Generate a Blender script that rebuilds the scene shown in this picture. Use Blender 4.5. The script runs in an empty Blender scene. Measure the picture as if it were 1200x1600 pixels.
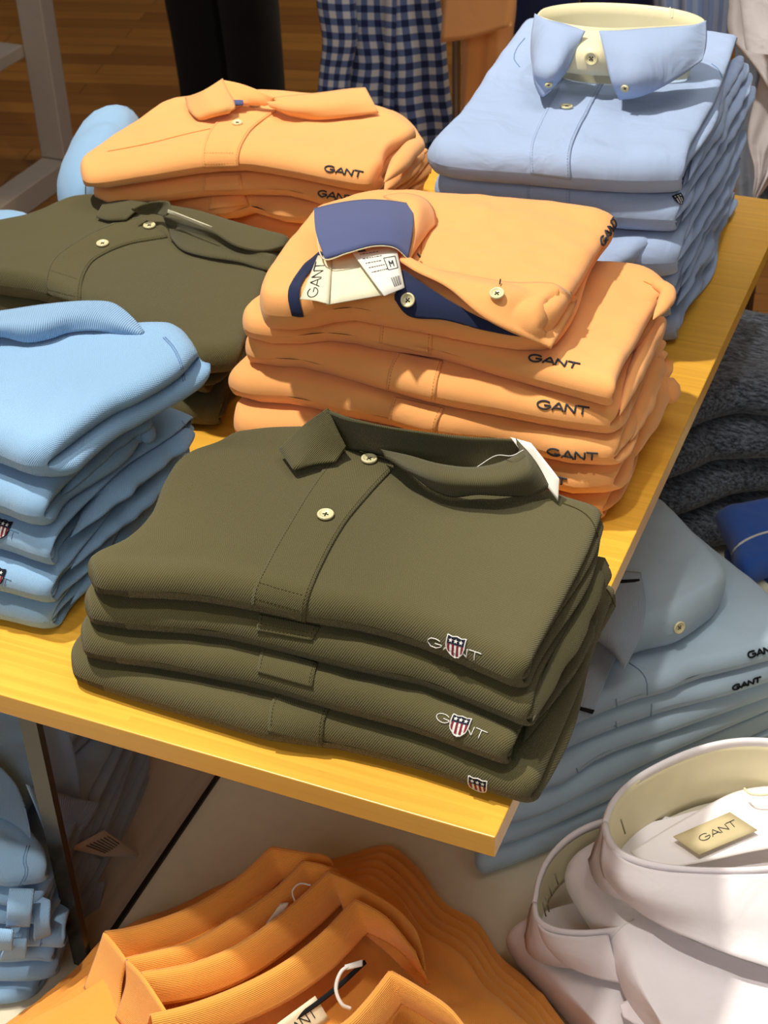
import bpy, math, random
import numpy as np
from mathutils import Vector, Matrix
from mathutils.bvhtree import BVHTree

S = bpy.context.scene
COL = S.collection

# ------------------------------------------------------------------ camera
RC = np.array([[0.924246, 0.38100519, -0.02458398],
               [0.20567795, -0.55111502, -0.80868338],
               [-0.32166116, 0.742366, -0.58773022]])
FPX = 2397.88
CAM = np.array([0.19552845, -0.6053318, 0.70557922])   # metres; the shelf top is z = 0
cd = bpy.data.cameras.new('camera')
cam = bpy.data.objects.new('camera', cd)
COL.objects.link(cam)
mw = Matrix.Identity(4)
for i in range(3):
    mw[i][0] = RC[0][i]; mw[i][1] = -RC[1][i]; mw[i][2] = -RC[2][i]; mw[i][3] = CAM[i]
cam.matrix_world = mw
cd.sensor_fit = 'HORIZONTAL'
cd.sensor_width = 36.0
cd.lens = FPX / 1200 * 36
cd.clip_start = 0.02
cd.clip_end = 60
cd.dof.use_dof = True
cd.dof.focus_distance = 1.02
cd.dof.aperture_fstop = cd.lens / 2.2
S.camera = cam

# ------------------------------------------------------------------ light
S.view_settings.view_transform = 'Standard'
S.view_settings.look = 'None'
S.view_settings.gamma = 1.0
S.view_settings.use_curve_mapping = False
S.view_settings.exposure = 0.0
W = bpy.data.worlds.new('shop_ambience')
S.world = W
W.use_nodes = True
W.node_tree.nodes['Background'].inputs[0].default_value = (1.0, 0.92, 0.82, 1)
W.node_tree.nodes['Background'].inputs[1].default_value = 0.18


def spot(name, loc, target, power, col, radius, angle, blend=0.35):
    l = bpy.data.lights.new(name, 'SPOT')
    l.energy = power; l.color = col; l.shadow_soft_size = radius
    l.spot_size = math.radians(angle); l.spot_blend = blend
    o = bpy.data.objects.new(name, l)
    COL.objects.link(o)
    o.location = loc
    o.rotation_euler = (Vector(target) - Vector(loc)).to_track_quat('-Z', 'Y').to_euler()
    return o


def area(name, loc, target, power, col, sx, sy):
    l = bpy.data.lights.new(name, 'AREA')
    l.energy = power; l.color = col; l.shape = 'RECTANGLE'; l.size = sx; l.size_y = sy
    o = bpy.data.objects.new(name, l)
    COL.objects.link(o)
    o.location = loc
    o.rotation_euler = (Vector(target) - Vector(loc)).to_track_quat('-Z', 'Y').to_euler()
    return o


spot('track_spotlight', (-0.82, 0.12, 2.25), (-0.1, 0.25, 0), 235, (1.0, 0.94, 0.82), 0.045, 64)
spot('track_spotlight', (-0.2, 3.2, 2.3), (-1.3, 2.2, -0.6), 120, (1.0, 0.80, 0.55), 0.1, 70)  # added fill spot that brightens the background floor
spot('track_spotlight', (0.2, 0.7, 2.2), (-0.6, 2.0, -0.2), 55, (1.0, 0.95, 0.88), 0.06, 60)  # added fill spot that lifts the hanging clothes
spot('track_spotlight', (-0.18, -0.22, 2.2), (0.27, 0.22, -0.22), 95, (1.0, 0.95, 0.86), 0.05, 19, 0.55)
spot('track_spotlight', (-0.50, -0.32, 2.1), (-0.36, -0.10, -0.25), 85, (1.0, 0.93, 0.80), 0.05, 17, 0.6)
area('ceiling_light', (0.3, 0.6, 2.4), (0, 0.4, 0), 17, (1.0, 0.94, 0.86), 1.6, 1.6)  # added overhead fill that softens the shadows, no lamp of the shop
area('ceiling_light', (0.3, -2.4, 1.7), (-0.1, 0.2, -0.2), 22, (1.0, 0.96, 0.90), 1.6, 1.2)  # added fill from the camera side, stands in for bounce under the shelf


# ------------------------------------------------------------------ projection helpers
def ray(px, py):
    d = RC.T @ np.array([(px - 600) / FPX, (py - 800) / FPX, 1.0])
    return d / np.linalg.norm(d)


def U(px, py, z):
    r = ray(px, py)
    return CAM + (z - CAM[2]) / r[2] * r


def UY(px, py, y):
    r = ray(px, py)
    return CAM + (y - CAM[1]) / r[1] * r


def smooth(pts, n):
    """n points along a Catmull-Rom curve through pts, evenly by length"""
    P = np.array(pts, float)
    if len(P) == 2:
        t = np.linspace(0, 1, n)[:, None]
        return P[0] * (1 - t) + P[1] * t
    Q = np.vstack([2 * P[0] - P[1], P, 2 * P[-1] - P[-2]])
    out = []
    m = 14
    for i in range(1, len(Q) - 2):
        p0, p1, p2, p3 = Q[i - 1], Q[i], Q[i + 1], Q[i + 2]
        d0 = max(np.linalg.norm(p1 - p0), 1e-9) ** .5
        d1 = max(np.linalg.norm(p2 - p1), 1e-9) ** .5
        d2 = max(np.linalg.norm(p3 - p2), 1e-9) ** .5
        m1 = (p1 - p0) / d0 - (p2 - p0) / (d0 + d1) + (p2 - p1) / d1
        m2 = (p2 - p1) / d1 - (p3 - p1) / (d1 + d2) + (p3 - p2) / d2
        m1 = m1 * d1; m2 = m2 * d1
        for k in range(m):
            t = k / m
            out.append((2 * t**3 - 3 * t**2 + 1) * p1 + (t**3 - 2 * t**2 + t) * m1 + (-2 * t**3 + 3 * t**2) * p2 + (t**3 - t**2) * m2)
    out.append(P[-1])
    out = np.array(out)
    s = np.concatenate([[0], np.cumsum(np.linalg.norm(np.diff(out, axis=0), axis=1))])
    t = np.linspace(0, s[-1], n)
    return np.stack([np.interp(t, s, out[:, k]) for k in range(P.shape[1])], 1)


def lerp_curve(C, t):
    """sample dense curve C at fractions t (array)"""
    x = np.linspace(0, 1, len(C))
    return np.stack([np.interp(t, x, C[:, k]) for k in range(C.shape[1])], -1)


def wob(x, y, seed, scale, n=7):
    """smooth random field, about -1..1"""
    r = np.random.RandomState(seed)
    out = 0
    for i in range(n):
        a = r.uniform(0, math.pi * 2); k = 2 * math.pi / (scale * r.uniform(.6, 1.8))
        out = out + np.sin(k * (x * math.cos(a) + y * math.sin(a)) + r.uniform(0, 6.28) + 0.8 * np.sin(k * .5 * (y * math.cos(a) - x * math.sin(a)) + r.uniform(0, 6)))
    return out / n * 1.5


# ------------------------------------------------------------------ mesh building
class MB:
    def __init__(s):
        s.v = []; s.f = []; s.m = []; s.uv = []; s.n = 0

    def add(s, verts, faces, mat=0, uv=None):
        verts = np.asarray(verts, float).reshape(-1, 3)
        b = s.n
        s.v.append(verts); s.n += len(verts)
        s.f += [tuple(b + i for i in f) for f in faces]
        s.m += [mat] * len(faces)
        s.uv.append(np.asarray(uv, float).reshape(-1, 2) if uv is not None else verts[:, :2].copy())

    def grid(s, G, mat=0, uv=None, closed=False):
        n, m = G.shape[:2]
        if uv is None:
            du = np.concatenate([[0], np.cumsum(np.linalg.norm(np.diff(G[:, m // 2], axis=0), axis=1))])
            dv = np.concatenate([[0], np.cumsum(np.linalg.norm(np.diff(G[n // 2], axis=0), axis=1))])
            uv = np.stack(np.meshgrid(du, dv, indexing='ij'), -1)
        F = []
        for i in range(n if closed else n - 1):
            i2 = (i + 1) % n
            for j in range(m - 1):
                F.append((i * m + j, i2 * m + j, i2 * m + j + 1, i * m + j + 1))
        s.add(G.reshape(-1, 3), F, mat, uv.reshape(-1, 2))

    def box(s, x0, x1, y0, y1, z0, z1, mat=0):
        V = [(x, y, z) for x in (x0, x1) for y in (y0, y1) for z in (z0, z1)]
        s.add(V, [(0, 1, 3, 2), (4, 6, 7, 5), (0, 4, 5, 1), (2, 3, 7, 6), (0, 2, 6, 4), (1, 5, 7, 3)], mat)

    def tube(s, pts, r, mat=0, seg=6, caps=True):
        P = np.array(pts, float)
        T = np.gradient(P, axis=0)
        T /= np.maximum(np.linalg.norm(T, axis=1, keepdims=True), 1e-9)
        up = np.array([0.13, 0.21, 0.97])
        A = np.cross(T, up); A /= np.maximum(np.linalg.norm(A, axis=1, keepdims=True), 1e-9)
        B = np.cross(T, A)
        th = np.linspace(0, 2 * math.pi, seg, endpoint=False)
        rr = np.broadcast_to(np.asarray(r, float), (len(P),))
        G = P[:, None] + rr[:, None, None] * (A[:, None] * np.cos(th)[None, :, None] + B[:, None] * np.sin(th)[None, :, None])
        n = len(P)
        F = [(i * seg + j, i * seg + (j + 1) % seg, (i + 1) * seg + (j + 1) % seg, (i + 1) * seg + j) for i in range(n - 1) for j in range(seg)]
        if caps:
            F += [tuple(range(seg - 1, -1, -1)), tuple((n - 1) * seg + j for j in range(seg))]
        s.add(G, F, mat)

    def lathe(s, prof, M=None, mat=0, seg=28):
        """prof: (r, z) pairs turned about local z"""
        V = []
        th = np.linspace(0, 2 * math.pi, seg, endpoint=False)
        for r, z in prof:
            for t in th: V.append((r * math.cos(t), r * math.sin(t), z))
        V = np.array(V)
        if M is not None:
            V = V @ np.array(M[0]).T + np.array(M[1])
        k = len(prof)
        F = [(i * seg + j, i * seg + (j + 1) % seg, (i + 1) * seg + (j + 1) % seg, (i + 1) * seg + j) for i in range(k - 1) for j in range(seg)]
        s.add(V, F, mat)

    def build(s, name, mats, parent=None, smooth_=True, **kw):
        me = bpy.data.meshes.new(name)
        V = np.vstack(s.v)
        me.from_pydata(V.tolist(), [], s.f)
        if not isinstance(mats, (list, tuple)): mats = [mats]
        for m in mats: me.materials.append(m)
        me.polygons.foreach_set('material_index', s.m)
        uvl = me.uv_layers.new(name='UVMap')
        uv = np.vstack(s.uv)
        li = np.empty(len(me.loops), int); me.loops.foreach_get('vertex_index', li)
        uvl.data.foreach_set('uv', uv[li].astype(np.float32).ravel())
        if smooth_: me.polygons.foreach_set('use_smooth', [True] * len(me.polygons))
        me.update()
        o = bpy.data.objects.new(name, me)
        COL.objects.link(o)
        if parent is not None: o.parent = parent
        return o


def solid(mb, G, th, mat=0, lift=0.0, up=None, matback=None):
    """a sheet G (n,m,3) given thickness th; the front face lies at G + lift"""
    du = np.gradient(G, axis=0); dv = np.gradient(G, axis=1)
    N = np.cross(du, dv); N /= np.maximum(np.linalg.norm(N, axis=2, keepdims=True), 1e-12)
    ref = up if up is not None else (CAM - G[G.shape[0] // 2, G.shape[1] // 2])
    if (N.reshape(-1, 3).mean(0) @ np.asarray(ref)) < 0: N = -N
    T = G + N * (lift + th); B = G + N * lift
    e = th * .35
    n, m = G.shape[:2]
    # pull the lip in a touch so edges read round
    loop = np.zeros((n + 2, m + 2, 3))
    loop[1:-1, 1:-1] = T
    Bp = np.pad(B, ((1, 1), (1, 1), (0, 0)), 'edge')
    loop[0] = Bp[0]; loop[-1] = Bp[-1]; loop[:, 0] = Bp[:, 0]; loop[:, -1] = Bp[:, -1]
    du = np.concatenate([[0], np.cumsum(np.linalg.norm(np.diff(G[:, m // 2], axis=0), axis=1))])
    dv = np.concatenate([[0], np.cumsum(np.linalg.norm(np.diff(G[n // 2], axis=0), axis=1))])
    uv = np.stack(np.meshgrid(du, dv, indexing='ij'), -1)
    mb.grid(loop, mat, np.pad(uv, ((1, 1), (1, 1), (0, 0)), 'edge'))
    mb.grid(B[::-1].copy(), mat if matback is None else matback, uv[::-1].copy())


def empty(name, label, cat, loc, group=None):
    o = bpy.data.objects.new(name, None)
    o.empty_display_size = 0.03
    COL.objects.link(o)
    o.location = tuple(loc)
    tag(o, label, cat, group)
    return o


def tag(o, label, cat, group=None, kind=None):
    if label: o['label'] = label
    if cat: o['category'] = cat
    if group: o['group'] = group
    if kind: o['kind'] = kind
    return o


def settle():
    """children were modelled in world coordinates: keep them there under their moved Empty"""
    bpy.context.view_layer.update()
    def fix(o, off):
        for c in o.children:
            if 'placed' not in c:
                if c.type == 'MESH' and c.data.users == 1:
                    pass
                c.location = Vector(c.location) - Vector(off)
            fix(c, (0, 0, 0))
    for o in list(COL.objects):
        if o.parent is None and o.type == 'EMPTY':
            fix(o, o.location)


# ------------------------------------------------------------------ materials
def lin(h):
    h = h.lstrip('#')
    c = [int(h[i:i + 2], 16) / 255 for i in (0, 2, 4)]
    return tuple(x / 12.92 if x <= .04045 else ((x + .055) / 1.055) ** 2.4 for x in c) + (1,)


class NT:
    def __init__(s, name):
        s.mat = bpy.data.materials.new(name); s.mat.use_nodes = True
        s.t = s.mat.node_tree; s.b = s.t.nodes['Principled BSDF']

    def n(s, typ, **kw):
        nd = s.t.nodes.new(typ)
        for k, v in kw.items(): setattr(nd, k, v)
        return nd

    def l(s, a, b): s.t.links.new(a, b)

    def math(s, op, a, b=None, c=None):
        nd = s.n('ShaderNodeMath', operation=op)
        for i, v in enumerate((a, b, c)):
            if v is None: continue
            if isinstance(v, (int, float)): nd.inputs[i].default_value = v
            else: s.l(v, nd.inputs[i])
        return nd.outputs[0]

    def mix(s, fac, a, b):
        nd = s.n('ShaderNodeMix', data_type='RGBA')
        if isinstance(fac, (int, float)): nd.inputs[0].default_value = fac
        else: s.l(fac, nd.inputs[0])
        for i, v in ((6, a), (7, b)):
            if isinstance(v, tuple): nd.inputs[i].default_value = v
            else: s.l(v, nd.inputs[i])
        return nd.outputs[2]

    def set(s, **kw):
        for k, v in kw.items():
            nm = k.replace('_', ' ')
            if hasattr(v, 'links') or hasattr(v, 'is_linked'): s.l(v, s.b.inputs[nm])
            else: s.b.inputs[nm].default_value = v


def scale(c, k): return (c[0] * k, c[1] * k, c[2] * k, 1)


def fabric(name, hexc, weave='pique', pitch=0.0013, amp=0.10, bump=0.5, fuzz=0.25, wrinkle=0.0, heather=None):
    t = NT(name)
    c = lin(hexc)
    uv = t.n('ShaderNodeUVMap'); uv.uv_map = 'UVMap'
    sep = t.n('ShaderNodeSeparateXYZ'); t.l(uv.outputs[0], sep.inputs[0])
    x, y = sep.outputs[0], sep.outputs[1]
    k = 2 * math.pi / pitch
    if weave == 'pique':
        a = t.math('SINE', t.math('MULTIPLY', t.math('ADD', x, t.math('MULTIPLY', y, .62)), k))
        b = t.math('SINE', t.math('MULTIPLY', t.math('SUBTRACT', x, t.math('MULTIPLY', y, .62)), k * .8))
        h = t.math('MULTIPLY', t.math('ADD', a, b), .5)
    elif weave == 'ribx':
        h = t.math('SINE', t.math('MULTIPLY', x, k))
    elif weave == 'riby':
        h = t.math('SINE', t.math('MULTIPLY', y, k))
    elif weave == 'twill':
        h = t.math('SINE', t.math('MULTIPLY', t.math('ADD', x, y), k))
    else:
        nz = t.n('ShaderNodeTexNoise'); nz.inputs['Scale'].default_value = 1 / pitch; nz.inputs['Detail'].default_value = 3
        t.l(uv.outputs[0], nz.inputs['Vector'])
        h = t.math('MULTIPLY', t.math('SUBTRACT', nz.outputs[0], .5), 2)
    geo = t.n('ShaderNodeNewGeometry')
    nb = t.n('ShaderNodeTexNoise'); nb.inputs['Scale'].default_value = 28; nb.inputs['Detail'].default_value = 4
    t.l(geo.outputs['Position'], nb.inputs['Vector'])
    col = t.mix(t.math('MULTIPLY_ADD', h, .5, .5), scale(c, 1 - amp), scale(c, 1 + amp))
    col = t.mix(t.math('MULTIPLY', nb.outputs[0], .5), col, scale(c, .9))
    if heather:
        hz = t.n('ShaderNodeTexNoise'); hz.inputs['Scale'].default_value = 1.0; hz.inputs['Detail'].default_value = 5; hz.inputs['Roughness'].default_value = .8
        mp = t.n('ShaderNodeMapping'); mp.inputs['Scale'].default_value = (90, 330, 420)
        t.l(geo.outputs['Position'], mp.inputs['Vector']); t.l(mp.outputs[0], hz.inputs['Vector'])
        rp = t.n('ShaderNodeValToRGB'); rp.color_ramp.elements[0].position = .42; rp.color_ramp.elements[1].position = .66
        t.l(hz.outputs[0], rp.inputs[0])
        col = t.mix(rp.outputs[0], col, lin(heather))
    t.l(col, t.b.inputs['Base Color'])
    t.set(Roughness=.88)
    t.b.inputs['Sheen Weight'].default_value = fuzz
    t.b.inputs['Sheen Roughness'].default_value = .6
    t.b.inputs['Specular IOR Level'].default_value = .2
    bp = t.n('ShaderNodeBump'); bp.inputs['Strength'].default_value = bump; bp.inputs['Distance'].default_value = .0004
    t.l(h, bp.inputs['Height'])
    if wrinkle:
        wn = t.n('ShaderNodeTexNoise'); wn.inputs['Scale'].default_value = 22; wn.inputs['Detail'].default_value = 3; wn.inputs['Distortion'].default_value = .8
        t.l(geo.outputs['Position'], wn.inputs['Vector'])
        b2 = t.n('ShaderNodeBump'); b2.inputs['Strength'].default_value = wrinkle; b2.inputs['Distance'].default_value = .012
        t.l(wn.outputs[0], b2.inputs['Height']); t.l(bp.outputs[0], b2.inputs['Normal'])
        t.l(b2.outputs[0], t.b.inputs['Normal'])
    else:
        t.l(bp.outputs[0], t.b.inputs['Normal'])
    return t.mat


def plain(name, hexc, rough=.6, spec=.4, metal=0.0, bumpscale=None, bump=.2, coat=0, sss=0):
    t = NT(name)
    c = lin(hexc)
    nz = t.n('ShaderNodeTexNoise'); nz.inputs['Scale'].default_value = bumpscale or 60; nz.inputs['Detail'].default_value = 4
    geo = t.n('ShaderNodeNewGeometry'); t.l(geo.outputs['Position'], nz.inputs['Vector'])
    t.l(t.mix(nz.outputs[0], scale(c, .93), scale(c, 1.05)), t.b.inputs['Base Color'])
    t.set(Roughness=rough, Metallic=metal)
    t.b.inputs['Specular IOR Level'].default_value = spec
    if coat: t.b.inputs['Coat Weight'].default_value = coat
    if bumpscale:
        bp = t.n('ShaderNodeBump'); bp.inputs['Strength'].default_value = bump; bp.inputs['Distance'].default_value = .001
        t.l(nz.outputs[0], bp.inputs['Height']); t.l(bp.outputs[0], t.b.inputs['Normal'])
    return t.mat


def bamboo():
    t = NT('bamboo_veneer')
    geo = t.n('ShaderNodeNewGeometry')
    mp = t.n('ShaderNodeMapping'); mp.inputs['Scale'].default_value = (3, 260, 260)
    t.l(geo.outputs['Position'], mp.inputs['Vector'])
    n1 = t.n('ShaderNodeTexNoise'); n1.inputs['Scale'].default_value = 1; n1.inputs['Detail'].default_value = 5
    t.l(mp.outputs[0], n1.inputs['Vector'])
    mp2 = t.n('ShaderNodeMapping'); mp2.inputs['Scale'].default_value = (5.5, 190, 60)
    t.l(geo.outputs['Position'], mp2.inputs['Vector'])
    vr = t.n('ShaderNodeTexVoronoi'); vr.inputs['Scale'].default_value = 1; vr.distance = 'CHEBYCHEV'
    t.l(mp2.outputs[0], vr.inputs['Vector'])
    sepc = t.n('ShaderNodeSeparateColor'); t.l(vr.outputs['Color'], sepc.inputs[0])
    col = t.mix(n1.outputs[0], lin('#d79a2c'), lin('#efbb49'))
    col = t.mix(t.math('MULTIPLY', sepc.outputs[0], .45), col, lin('#c98f2a'))
    rp = t.n('ShaderNodeValToRGB'); rp.color_ramp.elements[0].position = .0; rp.color_ramp.elements[1].position = .06
    mp3 = t.n('ShaderNodeMapping'); mp3.inputs['Scale'].default_value = (14, 75, 75); mp3.inputs['Location'].default_value = (.3, .2, .1)
    t.l(geo.outputs['Position'], mp3.inputs['Vector'])
    v3 = t.n('ShaderNodeTexVoronoi'); v3.inputs['Scale'].default_value = 1
    t.l(mp3.outputs[0], v3.inputs['Vector']); t.l(v3.outputs['Distance'], rp.inputs[0])
    col = t.mix(rp.outputs[0], lin('#b98227'), col)
    t.l(col, t.b.inputs['Base Color'])
    t.set(Roughness=.38); t.b.inputs['Specular IOR Level'].default_value = .45
    t.b.inputs['Coat Weight'].default_value = .25; t.b.inputs['Coat Roughness'].default_value = .25
    bp = t.n('ShaderNodeBump'); bp.inputs['Strength'].default_value = .12; bp.inputs['Distance'].default_value = .0006
    t.l(n1.outputs[0], bp.inputs['Height']); t.l(bp.outputs[0], t.b.inputs['Normal'])
    return t.mat


def floor_wood():
    t = NT('plank_floor')
    geo = t.n('ShaderNodeNewGeometry')
    mp = t.n('ShaderNodeMapping'); mp.inputs['Rotation'].default_value = (0, 0, math.radians(-14))
    t.l(geo.outputs['Position'], mp.inputs['Vector'])
    br = t.n('ShaderNodeTexBrick'); br.inputs['Scale'].default_value = 1
    br.inputs['Brick Width'].default_value = .7; br.inputs['Row Height'].default_value = .075; br.inputs['Mortar Size'].default_value = .0012
    br.inputs['Color1'].default_value = lin('#b07a34'); br.inputs['Color2'].default_value = lin('#855420'); br.inputs['Mortar'].default_value = lin('#2a170b')
    br.inputs['Bias'].default_value = -.1
    t.l(mp.outputs[0], br.inputs['Vector'])
    m2 = t.n('ShaderNodeMapping'); m2.inputs['Scale'].default_value = (4, 60, 1); m2.inputs['Rotation'].default_value = (0, 0, 0)
    t.l(mp.outputs[0], m2.inputs['Vector'])
    nz = t.n('ShaderNodeTexNoise'); nz.inputs['Scale'].default_value = 1; nz.inputs['Detail'].default_value = 6
    t.l(m2.outputs[0], nz.inputs['Vector'])
    col = t.mix(t.math('MULTIPLY', nz.outputs[0], .75), br.outputs[0], lin('#6a4216'))
    t.l(col, t.b.inputs['Base Color']); t.set(Roughness=.34)
    return t.mat


def gingham():
    t = NT('gingham_cotton')
    uv = t.n('ShaderNodeUVMap'); uv.uv_map = 'UVMap'
    sep = t.n('ShaderNodeSeparateXYZ'); t.l(uv.outputs[0], sep.inputs[0])
    P = .027
    def st(v):
        f = t.math('FRACT', t.math('DIVIDE', v, P))
        return t.math('GREATER_THAN', f, .5)
    s = t.math('MULTIPLY', t.math('ADD', st(sep.outputs[0]), st(sep.outputs[1])), .5)
    rp = t.n('ShaderNodeValToRGB'); rp.color_ramp.interpolation = 'CONSTANT'
    rp.color_ramp.elements[0].color = lin('#c9ccd2'); rp.color_ramp.elements[1].position = .75; rp.color_ramp.elements[1].color = lin('#1b2a55')
    e = rp.color_ramp.elements.new(.25); e.color = lin('#5c6f9c')
    t.l(s, rp.inputs[0]); t.l(rp.outputs[0], t.b.inputs['Base Color']); t.set(Roughness=.9)
    return t.mat


def stripes(name, c1, c2, P):
    t = NT(name)
    uv = t.n('ShaderNodeUVMap'); uv.uv_map = 'UVMap'
    sep = t.n('ShaderNodeSeparateXYZ'); t.l(uv.outputs[0], sep.inputs[0])
    f = t.math('GREATER_THAN', t.math('FRACT', t.math('DIVIDE', sep.outputs[0], P)), .5)
    t.l(t.mix(f, lin(c1), lin(c2)), t.b.inputs['Base Color']); t.set(Roughness=.9)
    return t.mat


def smoked():
    m = bpy.data.materials.new('smoked_glass'); m.use_nodes = True
    nt = m.node_tree; nt.nodes.clear()
    o = nt.nodes.new('ShaderNodeOutputMaterial'); mx = nt.nodes.new('ShaderNodeMixShader')
    tr = nt.nodes.new('ShaderNodeBsdfTransparent'); gl = nt.nodes.new('ShaderNodeBsdfGlossy')
    lw = nt.nodes.new('ShaderNodeLayerWeight'); lw.inputs[0].default_value = .5
    pw = nt.nodes.new('ShaderNodeMath'); pw.operation = 'POWER'; pw.inputs[1].default_value = 4
    ml = nt.nodes.new('ShaderNodeMath'); ml.operation = 'MULTIPLY_ADD'; ml.inputs[1].default_value = .5; ml.inputs[2].default_value = .03
    tr.inputs[0].default_value = (.93, .91, .92, 1); gl.inputs['Roughness'].default_value = .03
    nt.links.new(lw.outputs['Facing'], pw.inputs[0]); nt.links.new(pw.outputs[0], ml.inputs[0])
    nt.links.new(ml.outputs[0], mx.inputs[0]); nt.links.new(tr.outputs[0], mx.inputs[1]); nt.links.new(gl.outputs[0], mx.inputs[2])
    nt.links.new(mx.outputs[0], o.inputs[0])
    return m


M = {}
M['bamboo'] = bamboo()
M['floor'] = floor_wood()
M['plinth'] = plain('matt_plinth_laminate', '#d6cdb6', .55, .3, bumpscale=90, bump=.05)
M['glass'] = smoked()
M['glass_edge'] = plain('dark_glass_edge', '#2e2d28', .25, .5)
M['black_metal'] = plain('black_seal', '#1c150f', .5, .3)
M['rack'] = plain('pale_rack_paint', '#b5a99c', .6, .3)
M['steel'] = plain('brushed_steel', '#8a8a90', .35, .5, .8)
M['darkwood'] = plain('dark_brown_wood', '#3a200c', .6, .3, bumpscale=40)
M['green'] = fabric('olive_pique', '#595331', 'pique', .0013, .24, .8, .12, wrinkle=.06)
M['green_rib'] = fabric('olive_rib_knit', '#575130', 'ribx', .0013, .20, .8, .12)
M['orange'] = fabric('orange_jersey', '#f4ac66', 'fine', .0008, .04, .25, .2, wrinkle=.12)
M['orange_rib'] = fabric('orange_collar_knit', '#ecad68', 'ribx', .0009, .06, .35, .2)
M['navy_inner'] = fabric('slate_blue_collar_knit', '#515a85', 'fine', .0006, .08, .3, .15)
M['navy'] = fabric('navy_jersey', '#1d2748', 'fine', .0008, .08, .3, .1)
M['sky'] = fabric('sky_blue_pique', '#8bb3da', 'pique', .0013, .08, .5, .2, wrinkle=.10)
M['sky_rib'] = fabric('sky_blue_rib_knit', '#8bb1d8', 'ribx', .0016, .10, .7, .2)
M['pale'] = fabric('pale_blue_jersey', '#a6bccd', 'fine', .0009, .04, .25, .2, wrinkle=.10)
M['pale_rib'] = fabric('pale_blue_collar_knit', '#9fb2c6', 'ribx', .0013, .10, .6, .2)
M['oxford'] = fabric('light_blue_cotton', '#9fb3d6', 'fine', .0007, .05, .2, .1, wrinkle=.35)
M['white'] = fabric('white_cotton', '#ece6ea', 'fine', .0007, .02, .15, .1, wrinkle=.25)
M['deep'] = fabric('deep_orange_pique', '#f0a044', 'pique', .0012, .08, .4, .2, wrinkle=.12)  # same orange as the other polos; warmer light is put into the colour
M['deep_rib'] = fabric('deep_orange_rib', '#f0a246', 'riby', .0012, .08, .5, .2)  # rib copy with the same warmer light in its colour
M['heather'] = fabric('dark_heather_knit', '#1c212b', 'fine', .0014, .3, .8, .2, heather='#7b8492')
M['royal'] = fabric('royal_blue_jersey', '#2453a8', 'fine', .0009, .06, .3, .2)
M['gingham'] = gingham()
M['stripe'] = stripes('blue_striped_cotton', '#8ea6d4', '#aebfdf', .02)
M['black_cloth'] = fabric('black_trouser_cloth', '#0a090b', 'fine', .001, .1, .2, .05)
M['deepnavy'] = fabric('deep_navy_cloth', '#17244f', 'fine', .001, .1, .2, .1)
M['insert'] = plain('cream_plastic_insert', '#e6ddb8', .45, .4)
M['button'] = plain('pearl_button', '#ddd5a8', .25, .6, coat=.4)
M['hole'] = plain('dark_thread', '#2a2c2a', .9, .1)
M['thread_orange'] = plain('orange_thread', '#cf8238', .9, .1)
M['thread_green'] = plain('olive_thread', '#403b20', .9, .1)
M['thread_blue'] = plain('blue_thread', '#6f8fb8', .9, .1)
M['thread_pale'] = plain('pale_blue_thread', '#7f9ab0', .9, .1)
M['thread_deep'] = plain('deep_orange_thread', '#c97a26', .9, .1)
M['thread_white'] = plain('white_thread', '#d8d6d2', .9, .1)
M['emb_grey'] = plain('charcoal_embroidery', '#3c3f47', .8, .2)
M['emb_white'] = plain('silver_white_embroidery', '#d5d3cf', .8, .2)
M['emb_sky'] = plain('faded_blue_embroidery', '#7fa0c4', .8, .2)
M['emb_black'] = plain('black_embroidery', '#14161a', .8, .2)
M['emb_red'] = plain('maroon_embroidery', '#7a2a35', .8, .2)
M['emb_navy'] = plain('navy_embroidery', '#151a2c', .8, .2)
M['emb_green'] = plain('dull_olive_embroidery', '#aca98c', .8, .2)
M['tag_white'] = plain('white_card', '#e4dfd6', .6, .3)
M['tag_cream'] = plain('cream_card', '#e2dcc0', .6, .3)
M['tag_kraft'] = plain('beige_card', '#c9ba92', .7, .2)
M['ink'] = plain('printed_ink', '#2b2c30', .7, .2)
M['staple'] = plain('staple_wire', '#8b8470', .3, .6, .7)

# ------------------------------------------------------------------ folded garment body
def node_profile(r, k, rng, stag):
    """side cross-section: k bulging layers. returns list of (inward offset e, zeta) from top to bottom"""
    out = []
    if k <= 1:
        for a in np.linspace(0, math.pi, 13):
            out.append((r * (1 - math.sin(a)), math.cos(a), 0))
        return out
    for j in range(k):
        z1 = 1 - 2 * j / k; z0 = 1 - 2 * (j + 1) / k
        zc = (z1 + z0) / 2; hz = (z1 - z0) / 2
        for a in np.linspace(0 if j == 0 else .22, math.pi if j == k - 1 else math.pi - .22, 9):
            out.append((r * (1 - math.sin(a) ** .7) * (1.0), zc + hz * math.cos(a), j))
    return out


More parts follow.
